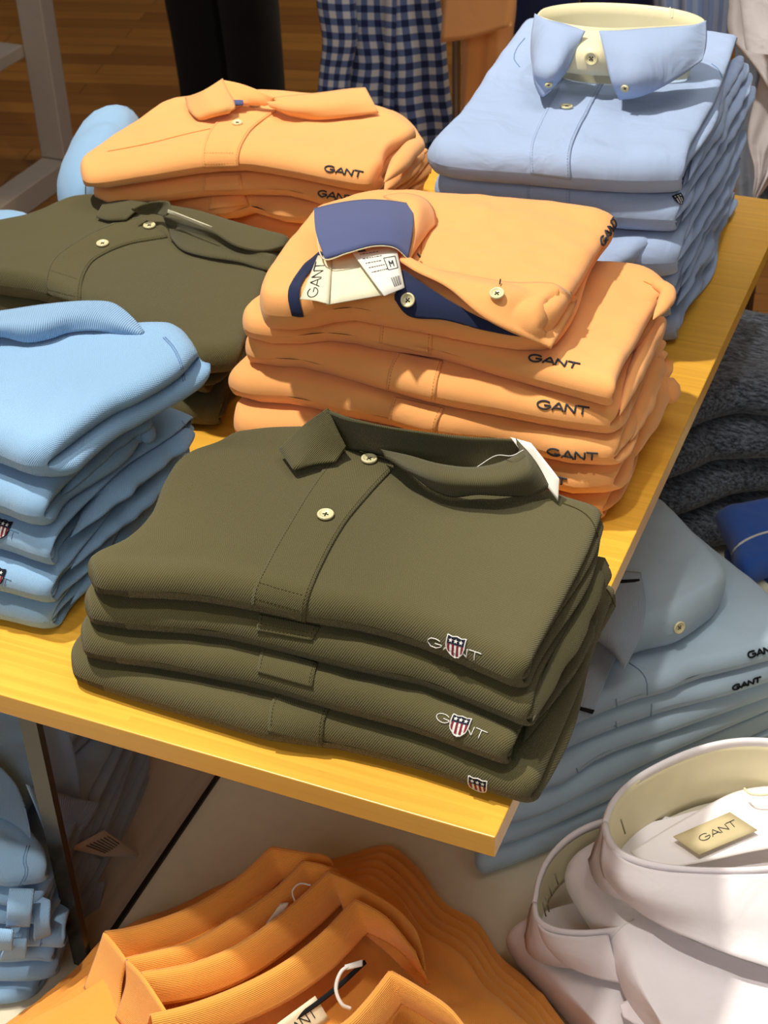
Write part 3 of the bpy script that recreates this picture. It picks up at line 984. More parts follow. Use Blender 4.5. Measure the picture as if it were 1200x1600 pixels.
# ---- olive stack on the left ---------------------------------------------------
gL = 'olive polos in the left stack'
stack_item('L3', 'polo_shirt', 'olive green polo at the bottom of the left stack behind the sky blue pile', 'polo shirt', gL, M['green'],
    F=[(-60, 540), (100, 575), (250, 645), (345, 655)], R=[(345, 655), (375, 600), (-.34, .46, 'w')], B=[(-.85, .5, 'w'), (-.34, .5, 'w')], L=[(-60, 540), (-.85, .5, 'w')], z0=0, h=.028, k=3, seed=41)
stack_item('L2', 'polo_shirt', 'olive green polo second from the top of the left stack', 'polo shirt', gL, M['green'],
    F=[(-60, 470), (0, 485), (60, 495), (150, 520), (250, 580), (320, 605)], R=[(320, 605), (372, 560), (-.335, .46, 'w')], B=[(-.85, .5, 'w'), (-.335, .5, 'w')], L=[(-60, 470), (-.85, .5, 'w')], z0=.028, h=.028, k=3, seed=42)
stack_item('L1', 'polo_shirt', 'olive green polo with two pearl buttons topmost of the left stack', 'polo shirt', gL, M['green'],
    F=[(-60, 432), (0, 446), (60, 456), (120, 480), (200, 520), (300, 572), (375, 566)], R=[(375, 566), (400, 500), (430, 430), (458, 382)],
    B=[(-40, 372), (60, 345), (130, 318), (260, 330), (420, 372), (458, 382)], L=[(-60, 432), (-55, 400), (-40, 372)], z0=.056, h=.028, zb=.075, k=2, seed=43, ny=60, nx=80, cr=.008, noise=.0012, nscale=.08)

# ---- sky-blue stack on the left -------------------------------------------------
gS = 'sky blue polos in the left stack'
def sb(z, h): return dict(z0=z, h=h, cr=.007, noise=.0012, nscale=.07, stag=.007)
sbk = [(-.80, .33, 'w')]
stack_item('S5', 'polo_shirt', 'sky blue polo at the bottom of the left pile, on the bamboo shelf', 'polo shirt', gS, M['sky'],
    F=[(-200, 925), (0, 960), (60, 973), (84, 971)], R=[(84, 971), (130, 915), (200, 830), (280, 730), (290, 715)], B=sbk + [(290, 712)], L=[(-200, 925), (-.80, .33, 'w')], k=4, seed=51, **sb(0, .026))
stack_item('S4', 'polo_shirt', 'sky blue polo second from the bottom of the left pile', 'polo shirt', gS, M['sky'],
    F=[(-200, 880), (0, 915), (60, 930), (83, 931)], R=[(83, 931), (130, 870), (200, 790), (270, 715), (292, 700)], B=sbk + [(292, 695)], L=[(-200, 880), (-.80, .33, 'w')], k=4, seed=52, **sb(.026, .028))
stack_item('S3', 'polo_shirt', 'sky blue polo in the middle of the left pile, part of its crest showing', 'polo shirt', gS, M['sky'],
    F=[(-200, 810), (0, 848), (50, 865), (81, 874)], R=[(81, 874), (130, 820), (200, 745), (280, 690), (306, 668)], B=sbk + [(306, 660)], L=[(-200, 810), (-.80, .33, 'w')], k=4, seed=53, **sb(.054, .03))
stack_item('S2', 'polo_shirt', 'sky blue polo second from the top of the left pile', 'polo shirt', gS, M['sky'],
    F=[(-200, 745), (0, 790), (40, 805), (72, 808)], R=[(72, 808), (110, 760), (180, 690), (240, 645)], B=[(-.78, .30, 'w'), (240, 630)], L=[(-200, 745), (-.78, .30, 'w')], k=2, seed=54, **sb(.084, .034))
stack_item('S1', 'polo_shirt', 'sky blue polo with ribbed collar topmost of the left pile', 'polo shirt', gS, M['sky'],
    F=[(-200, 650), (-80, 685), (0, 712), (40, 727), (76, 729)], R=[(76, 729), (124, 695), (185, 658), (225, 638), (280, 598), (316, 568)],
    B=[(-160, 500), (0, 515), (120, 500), (210, 520), (277, 524), (316, 562)], L=[(-200, 650), (-180, 560), (-160, 500)], zb=.140, k=2, seed=55, ny=60, nx=80, **sb(.118, .036))

# ---- lower right pale blue pile --------------------------------------------------
gP = 'pale blue polos in the pile below the shelf corner'
hp = .024
def pl(i, h=hp): return dict(z0=Z0 + i * hp, h=h, cr=.012, noise=.0014, nscale=.07, stag=.004)
def pb(dx=0): return [(-.25 + dx, .50, 'w'), (.02 + dx, .86, 'w')]
pf = {
 1: [(745, 1366), (823, 1338), (940, 1283), (1060, 1225), (1200, 1155)],
 2: [(748, 1325), (800, 1312), (914, 1262), (1040, 1200), (1200, 1128)],
 3: [(770, 1290), (849, 1268), (940, 1222), (1060, 1165), (1215, 1098)],
 4: [(790, 1240), (871, 1222), (940, 1178), (1048, 1138), (1215, 1078)],
 5: [(800, 1200), (871, 1170), (940, 1140), (1040, 1105), (1120, 1085), (1225, 1052)],
 6: [(820, 1160), (900, 1125), (985, 1090), (1050, 1072), (1079, 1058), (1150, 1040), (1230, 1018)],
}
plab = {1: 'pale blue polo at the bottom of the pile, lying on the cream plinth', 2: 'pale blue polo second from the bottom of the pile beside the white shirts',
        3: 'pale blue polo third from the bottom of the pile beside the white shirts', 4: 'pale blue polo fourth from the bottom of the pile beside the white shirts',
        5: 'pale blue polo with dark wordmark two below the pile top', 6: 'pale blue polo with long striped placket, just under the topmost of the pile'}
for i in range(1, 7):
    Fp = pf[i]
    z = Z0 + (i - .5) * hp
    a = U(*Fp[0], z); b = U(*Fp[-1], z)
    stack_item('P%d' % i, 'polo_shirt', plab[i], 'polo shirt', gP, M['pale'],
        F=Fp, R=[Fp[-1], (1222 - (6 - i) * 2, 965 + (6 - i) * 38), (1105, 862 + (6 - i) * 36), (1020, 790 + (6 - i) * 34)], B=[(a[0] - .10, a[1] + .22, 'w'), (1020, 790 + (6 - i) * 34)], L=[Fp[0], (a[0] - .10, a[1] + .22, 'w')], k=2, seed=60 + i, **pl(i - 1))
stack_item('P7', 'polo_shirt', 'pale blue polo with pearl button and black-tipped collar topmost of the pile', 'polo shirt', gP, M['pale'],
    F=[(960, 1020), (1005, 1000), (1057, 988), (1100, 960), (1128, 935)], R=[(1128, 935), (1133, 905), (1087, 850), (1024, 783)],
    B=[(880, 900), (1024, 783)], L=[(960, 1020), (930, 960), (880, 900)], z0=Z0 + 6 * hp, h=.045, k=1, seed=68, noise=.002, nscale=.09, rf=.02, cr=.02)


# ------------------------------------------------------------------ detail builders
def placket(key, left, right, mat, thr, box=None, off=.0006, th=.0012, m=14, n=40):
    """strip down the front between two pixel rails, with stitched edges; box = fraction where the end box starts"""
    s, t = SL[key], T[key]
    mb = MB()
    L = smooth([(a, b, 0) for a, b in left], n); R = smooth([(a, b, 0) for a, b in right], n)
    G = np.zeros((m, n, 3))
    for j in range(n):
        for i in range(m):
            q = L[j] + (R[j] - L[j]) * i / (m - 1)
            G[i, j] = s.hit(q[0], q[1], 0)[0]
    solid(mb, G, th, 0, off)
    # stitching a little in from the edges
    for f in (.06, .94):
        P = [tuple((L[j] + (R[j] - L[j]) * f)[:2]) for j in range(0, n, 3)]
        stitches(mb, P, s, .00028, off + th, 1)
    if box:
        k = int(n * box)
        for kk in (k, n - 3):
            stitches(mb, [tuple((L[kk] + (R[kk] - L[kk]) * f)[:2]) for f in (.06, .35, .65, .94)], s, .00028, off + th, 1)
    return mb.build('placket', [mat, thr], t)


def logo(key, a, b, mat, height=.0062, r=.0005, **kw):
    mb = MB(); wordmark(mb, SL[key], a, b, height=height, r=r, off=.0008, **kw)
    return mb.build('embroidered_wordmark', mat, T[key])


def crested(key, a, b, c, size=.0125, mat='emb_white', height=.006):
    s, t = SL[key], T[key]
    mb = MB(); wordmark(mb, s, a, b, height=height, r=.00036, off=.0005)
    mb.build('embroidered_wordmark', M[mat], t)
    p, x, y, n = frame_on(s, c[0], c[1], c[0] + 20, c[1] + 6)
    mb = MB(); crest(mb, s, p, x, y, n, size)
    mb.build('shield_crest', [M['emb_white'], M['emb_red'], M['emb_navy'], M['emb_white']], t)


def seams(key, lines, mat, name='seam', r=.0004, stitch=False):
    mb = MB()
    for l in lines:
        (stitches if stitch else seam)(mb, l, SL[key], r)
    return mb.build(name, mat, T[key])


def roll(name, path, w, hh, mat, parent, taper=.35, n=40, seg=14, seed=0, wav=.0012):
    """a flattened roll of cloth along a path of (px, py, z)"""
    P = smooth([U(*p) for p in path], n)
    Tn = np.gradient(P, axis=0); Tn /= np.linalg.norm(Tn, axis=1, keepdims=True)
    A = np.cross(Tn, [0, 0, 1.0]); A /= np.linalg.norm(A, axis=1, keepdims=True)
    Bn = np.cross(A, Tn)
    th = np.linspace(0, 2 * math.pi, seg, endpoint=False)
    t = np.linspace(0, 1, n)
    e = np.sqrt(np.clip(1 - (2 * t - 1) ** 8, 0, 1)) * np.clip(t / .45, 0, 1) ** .7 + .01
    wv = wob(P[:, 0], P[:, 1], seed, .03) * wav
    G = P[:, None] + e[:, None, None] * ((w + wv)[:, None, None] * A[:, None] * np.cos(th)[None, :, None] + hh * Bn[:, None] * np.sin(th)[None, :, None])
    mb = MB()
    mb.grid(np.transpose(G, (1, 0, 2)), 0, closed=True)
    return mb.build(name, mat, parent)


def card(name, quad, mat, parent, th=.0006, nx=6, bend=0.0):
    """a thin card through four (px,py,z) corners: tl, tr, br, bl"""
    q = [U(*p) for p in quad]
    G = np.zeros((nx, nx, 3))
    for i in range(nx):
        for j in range(nx):
            a, b = i / (nx - 1), j / (nx - 1)
            G[i, j] = (1 - a) * (1 - b) * q[0] + a * (1 - b) * q[1] + a * b * q[2] + (1 - a) * b * q[3]
            G[i, j, 2] += bend * math.sin(math.pi * a)
    mb = MB(); solid(mb, G, th)
    o = mb.build(name, mat, parent)
    return o, G


def card_marks(name, G, lines, mat, parent, lift=.0008, word=None, r=.0003):
    """printed marks on a card grid in (a,b) fractions; lines = list of (a0,b0,a1,b1,w)"""
    mb = MB()
    def at(a, b):
        n = len(G) - 1; i = min(int(a * n), n - 1); j = min(int(b * n), n - 1); u = a * n - i; v = b * n - j
        return (1 - u) * (1 - v) * G[i, j] + u * (1 - v) * G[i + 1, j] + u * v * G[i + 1, j + 1] + (1 - u) * v * G[i, j + 1]
    du = G[-1, 0] - G[0, 0]; dv = G[0, -1] - G[0, 0]
    nn = np.cross(du, dv); nn /= np.linalg.norm(nn)
    if nn @ (CAM - G[0, 0]) < 0: nn = -nn
    for a0, b0, a1, b1, w in lines:
        p, q = at(a0, b0) + nn * lift, at(a1, b1) + nn * lift
        d = (q - p) / max(np.linalg.norm(q - p), 1e-9); s = np.cross(nn, d) * w
        mb.add([p - s, q - s, q + s, p + s], [(0, 1, 2, 3)])
    if word:
        (a0, b0), (a1, b1), hgt = word
        wordmark(mb, None, None, None, height=hgt, r=r, fr=(at(a0, b0) + nn * lift, at(a1, b1) + nn * lift, nn))
    return mb.build(name, mat, parent, smooth_=False)


def string(name, path, mat, parent, r=.0004):
    mb = MB(); mb.tube(smooth([U(*p) for p in path], 40), r, 0, 6)
    return mb.build(name, mat, parent)


# ------------------------------------------------------------------ front olive stack
g, t = SL['G1'], T['G1']
placket('G1', [(540, 702), (510, 730), (479, 773), (452, 818), (433, 850), (412, 890), (398, 918), (393, 947)],
        [(622, 727), (604, 745), (578, 773), (540, 819), (509, 873), (490, 915), (480, 945), (478, 970)], M['green'], M['thread_green'], box=.86)
placket('G2', [(405, 962), (402, 985)], [(500, 982), (488, 1001)], M['green'], M['thread_green'], n=12, box=.5)
placket('G3', [(411, 1012), (404, 1035), (403, 1050)], [(496, 1038), (491, 1060), (489, 1074)], M['green'], M['thread_green'], n=16)
placket('G4', [(441, 1075), (424, 1100), (419, 1142)], [(521, 1098), (508, 1125), (504, 1165)], M['green'], M['thread_green'], n=20)
crested('G1', (669, 1007), (751, 1035), (712, 1011))
crested('G3', (680, 1124), (757, 1158), (718, 1134), .0122)
crested('G4', (707, 1226), (784, 1247), (747, 1227), .0122, 'emb_green')
seams('G1', [[(880, 787), (905, 797), (923, 812), (934, 838)]], M['thread_green'], 'shoulder_seam')
# collar: inner band, two leaves
ca = .137
loft('collar_band', [[(513, 640, ca), (545, 652, ca), (600, 665, ca), (660, 674, ca + .001), (730, 682, ca), (806, 686, ca - .004)],
                     [(527, 668, .122), (560, 682, .12), (620, 692, .12), (680, 704, .12), (740, 712, .12), (812, 706, .12)],
                     [(541, 700, .107), (580, 706, .106), (640, 722, .106), (700, 738, .106), (760, 742, .106), (820, 735, .106)]], M['green_rib'], t, th=.0016, n=44)
loft('collar_leaf', [[(513, 638, ca), (526, 668, .127), (541, 698, .116)], [(478, 664, .124), (490, 695, .117), (533, 710, .112)],
                     [(437, 703, .110), (459, 736, .109), (459, 736, .109), (490, 727, .109), (524, 723, .109)]], M['green_rib'], t, th=.0018, n=26)
loft('collar_leaf', [[(596, 704, .117), (640, 714, .124), (690, 728, .127), (740, 733, .127), (785, 724, .129), (812, 706, .131), (806, 687, ca - .003)],
                     [(606, 714, .117), (640, 733, .1215), (690, 750, .1245), (745, 756, .1255), (790, 753, .1265), (825, 738, .1275), (834, 722, .128)],
                     [(618, 722, ('o', .003)), (648, 748, ('o', .004)), (680, 771, ('o', .004)), (708, 781, ('o', .004)), (745, 779, ('o', .005)), (790, 781, ('o', .005)), (830, 783, ('o', .006)), (858, 778, ('o', .009))]],
     M['green_rib'], t, g, th=.0018, n=50, m=14)
button(g, 577, 723, t, .0058, off=.0032, ang=.2)
button(g, 509, 810, t, .0058, off=.0032, ang=.9)
o, G = card('hang_tag', [(798, 683, .134), (830, 692, .135), (874, 748, .120), (872, 783, .108)], M['tag_white'], t)
card('neck_label', [(742, 733, .118), (800, 727, .118), (808, 737, .108), (745, 742, .108)], M['tag_white'], t)
string('tag_string', [(745, 730, .125), (775, 712, .132), (800, 712, .136), (818, 703, .137)], M['thread_white'], t, .0003)
# folded sleeves peeping out on the right
roll('sleeve_fold', [(832, 1128, .063), (868, 1040, .064), (905, 965, .066), (935, 890, .068)], .008, .0045, M['green'], T['G2'], seed=1)
roll('sleeve_fold', [(868, 1010, .058), (905, 945, .058), (940, 885, .060), (952, 884, .060)], .011, .008, M['green'], T['G2'], seed=2)
roll('sleeve_fold', [(835, 1128, .040), (868, 1060, .040), (905, 990, .042), (912, 965, .044)], .010, .007, M['green'], T['G3'], seed=3)
roll('sleeve_fold', [(815, 1165, .032), (850, 1095, .030), (895, 1010, .030), (925, 945, .030)], .008, .005, M['green'], T['G3'], seed=4)
seams('G4', [[(935, 905), (950, 925), (961, 948)]], M['thread_green'], 'sleeve_seam')

# ------------------------------------------------------------------ centre orange stack
placket('O2', [(598, 500), (595, 515), (593, 534)], [(677, 508), (676, 530), (675, 552)], M['orange'], M['thread_orange'], n=16)
placket('O3', [(621, 552), (610, 575), (604, 606)], [(692, 566), (684, 595), (680, 624)], M['orange'], M['thread_orange'], n=16)
placket('O4', [(616, 622), (610, 640), (608, 655)], [(694, 640), (684, 660), (680, 676)], M['orange'], M['thread_orange'], n=16)
placket('O5', [(612, 668), (609, 685), (607, 700)], [(690, 685), (686, 700), (683, 713)], M['orange'], M['thread_orange'], n=16)
logo('O2', (825, 564), (903, 577), M['emb_grey'], .0062, .00075)
logo('O3', (839, 637), (919, 649), M['emb_grey'], .0062, .00075)
logo('O4', (856, 709), (934, 718), M['emb_grey'], .0062, .00075)
logo('O5', (812, 746), (886, 758), M['emb_grey'], .0062, .00075)
roll('sleeve_fold', [(985, 690, .062), (1005, 620, .064), (1025, 575, .068), (1043, 572, .068)], .010, .009, M['orange'], T['O4'], seed=5)
roll('sleeve_fold', [(985, 720, .030), (1010, 655, .032), (1040, 605, .036), (1052, 625, .034)], .011, .010, M['orange'], T['O5'], seed=6)
roll('sleeve_fold', [(968, 650, .100), (990, 590, .102), (1015, 535, .104), (1036, 498, .106)], .007, .008, M['orange'], T['O3'], seed=7)
roll('sleeve_fold', [(1020, 500, .138), (1038, 475, .140), (1043, 455, .141), (1022, 441, .142)], .006, .0045, M['orange'], T['O2'], seed=8)
seams('O2', [[(1006, 440), (1025, 450), (1040, 466), (1042, 480)]], M['thread_orange'], 'sleeve_seam')

g, t = SL['O1'], T['O1']
ZT = 5 * ho + .036
# inside of the neck opening: yoke in shade, tape, labels
loft('neck_tape', [[(500, 396), (468, 425), (450, 462), (456, 492)], [(512, 404), (482, 430), (468, 465), (474, 494)]], M['navy'], t, g, .0012, .001, n=24, m=5)
o, G = card('neck_label', [(497, 400, ZT + .010), (519, 406, ZT + .010), (514, 476, ZT + .003), (469, 468, ZT + .003)], M['tag_cream'], t, bend=.001)
card_marks('label_lettering', G, [], M['ink'], o, word=((.55, .93), (.62, .12), .0075), r=.0004)
o, G = card('cream_hang_tag', [(515, 402, ZT + .010), (610, 385, ZT + .012), (618, 458, ZT + .001), (509, 477, ZT + .001)], M['tag_cream'], t)
o, G = card('price_tag', [(548, 392, ZT + .016), (618, 382, ZT + .016), (632, 450, ZT + .006), (600, 463, ZT + .006)], M['tag_white'], t)
rows = []
rng = np.random.RandomState(5)
for k in range(5):
    x = .12
    while x < .55:
        w = rng.uniform(.03, .08); rows.append((x, .12 + k * .1, x + w, .12 + k * .1, .00035)); x += w + .02
for k in range(12):
    rows.append((.60 + k * .028, .72, .60 + k * .028, .92, .00010 if k % 3 else .00025))
rows += [(.62, .28, .92, .28, .0003), (.62, .55, .92, .55, .0003), (.62, .28, .62, .55, .0003), (.92, .28, .92, .55, .0003)]
rows += [(.72, .5, .72, .36, .0004), (.72, .36, .77, .44, .0004), (.77, .44, .82, .36, .0004), (.82, .36, .82, .5, .0004)]
rows += [(.12, .05, .3, .05, .0012)]
card_marks('printed_text', G, rows, M['ink'], o, lift=.0010)
# turned-up slate blue collar
loft('collar', [[(491, 329, ZT + .020), (525, 321, ZT + .022), (571, 315, ZT + .023), (612, 317, ZT + .022), (645, 322, ZT + .018)],
                [(495, 368, ZT + .022), (530, 357, ZT + .026), (575, 348, ZT + .027), (612, 352, ZT + .025), (644, 362, ZT + .018)],
                [(508, 406, ZT + .016), (543, 396, ZT + .020), (587, 385, ZT + .021), (617, 388, ZT + .018), (636, 404, ZT + .010)]],
     [M['navy_inner'], M['orange']], t, th=.0020, n=40, m=16, matback=1)
mb = MB()
e = smooth([U(*p) for p in [(491, 329, ZT + .0205), (495, 368, ZT + .0225), (508, 406, ZT + .0165), (543, 396, ZT + .0205), (587, 385, ZT + .0215), (617, 388, ZT + .0185), (636, 404, ZT + .0105)]], 150)
for i in range(0, 149, 1):
    mb.tube([e[i], e[i] + (e[min(i + 1, 149)] - e[i]) * .6 + np.array([0, 0, .0004])], .0006, 0, 5)
mb.build('collar_edging', M['insert'], t)
# roll of the collar behind and the raised front edge
loft('collar_stand', [[(600, 309, ZT + .010), (630, 305, ZT + .014), (660, 312, ZT + .014), (676, 330, ZT + .008), (680, 352, ZT + .002)],
                      [(612, 315, ZT + .016), (640, 316, ZT + .020), (656, 324, ZT + .019), (664, 342, ZT + .012), (668, 362, ZT + .004)],
                      [(645, 323, ZT + .017), (647, 335, ZT + .017), (646, 352, ZT + .016), (643, 380, ZT + .013), (637, 405, ZT + .008)]], M['orange'], t, th=.002, n=30, m=12)
loft('under_placket', [[(630, 426), (660, 446), (700, 470), (760, 500), (815, 518)], [(617, 468), (640, 492), (700, 500), (760, 515), (815, 524)]], M['navy'], t, g, .0014, .0012, n=40, m=10)
loft('placket', [[(637, 404), (655, 420), (712, 432), (790, 446), (892, 460)],
                 [(630, 415, ('o', .007)), (655, 432, ('o', .009)), (712, 452, ('o', .009)), (790, 472, ('o', .008)), (890, 478, ('o', .007))],
                 [(626, 424, ('o', .008)), (652, 444, ('o', .010)), (700, 466, ('o', .012)), (768, 500, ('o', .011)), (850, 533, ('o', .010))]], M['orange'], t, g, .001, .002, n=50, m=14)
seams('O1', [[(661, 326), (660, 360), (658, 396)], [(650, 424), (710, 430), (790, 445), (892, 459)]], M['thread_orange'], 'stitching', .0005)
logo('O1', (940, 386), (971, 352), M['emb_grey'], .0060, .00075)
p, nn = g.hit(778, 477, .0)
button(g, 640, 470, t, .0056, off=.0045, ang=.5)
button(g, 778, 477, t, .0056, off=.0125, ang=.2)
for (u0, v0, o0), (u1, v1, o1), r_ in [((782, 456, .0105), (780, 466, .0120), .0005), ((653, 408, .006), (656, 414, .007), .0008)]:
    mb = MB(); mb.tube([g.hit(u0, v0, o0)[0], g.hit(u1, v1, o1)[0]], r_, 0, 6); mb.build('buttonhole', M['hole'], t)

# ------------------------------------------------------------------ blue dress shirts
g, t = SL['D1'], T['D1']
placket('D1', [(880, 116), (862, 155), (842, 195), (829, 232), (830, 272)], [(951, 120), (935, 145), (918, 178), (899, 215), (891, 245), (892, 280)], M['oxford'], M['thread_blue'])
zt = .252; zs = .200
ring = lambda z, pts: [(a, b, z) for a, b in pts]
outer = [(838, 24), (850, 13), (885, 6), (930, 4), (1000, 7), (1060, 15), (1092, 25), (1101, 34), (1075, 38), (1020, 42), (950, 44), (900, 40), (858, 31)]
# closed oval plastic band: same oval repeated lower down
oc = np.array([U(a, b, zt) for a, b in outer + [outer[0]]])
oval = smooth(oc, 90)
cen = oval[:-1].mean(0)
mb = MB()
def band(mb, oval, cen, z0, z1, th, mat=0, flare=0.0, n=6, gap=None):
    G = np.zeros((len(oval), n, 3))
    for j in range(n):
        f = j / (n - 1)
        G[:, j] = cen + (oval - cen) * (1 + flare * (1 - f)); G[:, j, 2] = z0 + (z1 - z0) * f
    I = cen + (G - cen) * (1 - th / .06); I[..., 2] = G[..., 2]
    L = np.concatenate([G, I[:, ::-1]], 1)
    L = np.concatenate([L, L[:, :1]], 1)
    mb.grid(L, mat)
band(mb, oval, cen, zs, zt, .0016, flare=-.13)
mb.build('collar_insert', M['insert'], t)
fc = oval.copy()
# front shield of the insert under the top button
LF0 = loft('insert_front', [[(905, 46, zt - .003), (925, 47, zt - .003), (948, 47, zt - .003)], [(896, 80, .238), (925, 84, .239), (954, 84, .238)], [(880, 112, .219), (915, 116, .220), (957, 118, .219)]], M['insert'], t, g, th=.0012, n=14)
LF1 = loft('collar_leaf', [[(837, 23, zt + .001), (858, 33, zt + .003), (890, 41, zt + .003), (915, 49, zt + .001)],
                     [(832, 60, .240), (850, 72, .243), (876, 80, .243), (900, 76, .240)],
                     [(832, 88, .228), (842, 112, .229), (862, 118, .228), (882, 112, .224)],
                     [(834, 100, .216), (839, 135, .212), (847, 151, .206), (860, 142, .212)]], M['oxford'], t, th=.0016, n=30, m=18, noise=.0005)
LF2 = loft('collar_leaf', [[(936, 50, zt + .001), (970, 49, zt + .003), (1030, 45, zt + .003), (1080, 41, zt + .003), (1102, 34, zt + .001)],
                     [(946, 85, .240), (980, 88, .243), (1035, 80, .245), (1080, 66, .246), (1103, 56, .246)],
                     [(956, 125, .224), (985, 128, .226), (1035, 112, .231), (1075, 92, .236), (1101, 78, .238)],
                     [(968, 154, .206), (1000, 150, .211), (1048, 127, .222), (1080, 107, .228), (1097, 95, .232)]], M['oxford'], t, th=.0016, n=40, m=18, noise=.0005)
def freebutton(px, py, z, t, r=.0055, **k):
    p = U(px, py, z); n = Vector(CAM - p).normalized() * .6 + Vector((0, 0, .6))
    return button(None, 0, 0, t, r, p=p, nrm=n, **k)
for ob_, (u, v), r_ in ((LF0, (924, 91), .0062), (LF1, (857, 131), .0036), (LF2, (977, 137), .0036)):
    me_ = ob_.data
    bv = BVHTree.FromPolygons([v_.co for v_ in me_.vertices], [tuple(p_.vertices) for p_ in me_.polygons])
    l_, n_, _, _ = bv.ray_cast(Vector(CAM), Vector(ray(u, v)))
    if l_ is not None:
        if n_.dot(Vector(CAM) - l_) < 0: n_ = -n_
        button(None, 0, 0, t, r_, p=l_ + n_ * .0008, nrm=n_)
button(g, 885, 172, t, .0056, off=.003)
seams('D1', [[(820, 60), (808, 75), (803, 92), (812, 105)], [(1112, 100), (1122, 108), (1128, 122)]], M['thread_blue'], 'shoulder_seam')
string('kimball_tag', [(1047, 12, zt + .004), (1050, 28, zt + .003), (1052, 14, zt + .006)], M['insert'], t, .0007)
mb = MB(); p, x, y, n = frame_on(SL['D2'], 1061, 311, 1081, 313)
crest(mb, SL['D2'], p, x, y, n, .0095); mb.build('shield_crest', [M['emb_white'], M['emb_navy'], M['emb_navy'], M['emb_navy']], T['D2'])
placket('D2', [(824, 290), (824, 318)], [(890, 296), (890, 328)], M['oxford'], M['thread_blue'], n=12)
loft('collar_leaf', [[(960, 352, .112), (1000, 346, .114), (1034, 347, .114)], [(938, 385, .112), (985, 388, .116), (1030, 370, .116)], [(926, 424, .100), (975, 416, .102), (1018, 386, .104)]], M['oxford'], T['D3'], th=.002, n=30)
roll('cuff', [(985, 430, .088), (1010, 412, .090), (1035, 398, .092), (1057, 402, .090)], .006, .006, M['oxford'], T['D3'], seed=9)
rg = np.random.RandomState(4)
for k, (key, a0, a1, z) in enumerate([('D1', (1070, 283), (1154, 84), .166), ('D1', (1072, 292), (1160, 100), .158), ('D2', (1068, 318), (1168, 112), .148), ('D2', (1064, 345), (1172, 135), .132),
                                      ('D3', (1066, 372), (1166, 170), .114), ('D3', (1064, 405), (1162, 200), .094), ('D4', (1064, 432), (1150, 240), .076), ('D4', (1062, 452), (1146, 262), .060),
                                      ('D5', (1062, 476), (1136, 300), .044), ('D6', (1062, 508), (1128, 335), .016)]):
    path = []
    for f in np.linspace(0, 1, 7):
        path.append((a0[0] + (a1[0] - a0[0]) * f + rg.uniform(-5, 6) - 6 * math.sin(3.1 * f), a0[1] + (a1[1] - a0[1]) * f + rg.uniform(-4, 4), z + .006 * f))
    roll('sleeve_fold', path, rg.uniform(.008, .013), rg.uniform(.003, .006), M['oxford'], T[key], seed=20 + k, wav=.0015, n=60)

# ------------------------------------------------------------------ back left orange
g, t = SL['B1'], T['B1']
placket('B1', [(374, 168), (352, 183), (332, 200), (320, 222), (315, 245), (317, 262)], [(432, 174), (412, 188), (393, 204), (378, 228), (373, 245), (373, 260)], M['orange'], M['thread_orange'], box=.8)
placket('B2', [(317, 278), (318, 298)], [(376, 274), (380, 296)], M['orange'], M['thread_orange'], n=12)
placket('B3', [(326, 302), (327, 328)], [(383, 304), (388, 320)], M['orange'], M['thread_orange'], n=12)
zc = .160
loft('collar_band', [[(348, 126, zc), (376, 132, zc), (405, 142, zc - .002), (430, 152, zc - .004)], [(358, 148, .152), (378, 152, .152), (400, 156, .151), (425, 160, .150)], [(362, 166, .146), (378, 164, .146), (395, 163, .146), (415, 165, .146)]], [M['orange'], M['navy_inner']], t, th=.0016, n=24)
loft('collar_tape', [[(361, 157, .1505), (380, 158, .150)], [(363, 165, .147), (380, 165, .147)]], M['navy_inner'], t, th=.002, n=8, m=4)
loft('collar_leaf', [[(348, 125, zc), (357, 145, .155), (364, 158, .151), (367, 171, .147)], [(320, 143, .156), (332, 163, .152), (345, 172, .150), (362, 173, .147)], [(291, 161, ('o', .005)), (296, 178, ('o', .004)), (311, 190, ('o', .003)), (338, 184, ('o', .003))]], M['orange_rib'], t, g, th=.002, n=24, m=12)
loft('collar_leaf', [[(410, 158, .149), (440, 153, .153), (500, 147, .155), (545, 141, .156), (571, 139, .156)], [(425, 166, .148), (452, 171, .149), (505, 169, .150), (555, 162, .151), (582, 160, .150)],
                     [(432, 172, ('o', .003)), (456, 184, ('o', .003)), (500, 190, ('o', .003)), (555, 186, ('o', .003)), (592, 181, ('o', .003))]], M['orange_rib'], t, g, th=.002, n=40)
button(g, 398, 167, t, .0052, off=.0028); button(g, 371, 196, t, .0052, off=.0028)
logo('B1', (507, 267), (566, 278), M['emb_grey'], .0062, .0008)
logo('B2', (497, 305), (554, 316), M['emb_grey'], .0062, .0008)
seams('B1', [[(168, 237), (230, 225), (290, 210), (335, 200)]], M['thread_orange'])
roll('sleeve_fold', [(600, 300, .118), (625, 270, .120), (650, 245, .122), (662, 250, .120)], .010, .008, M['orange'], T['B2'], seed=31)
roll('sleeve_fold', [(600, 285, .140), (625, 255, .142), (645, 232, .142), (658, 225, .140)], .009, .008, M['orange'], T['B1'], seed=32)

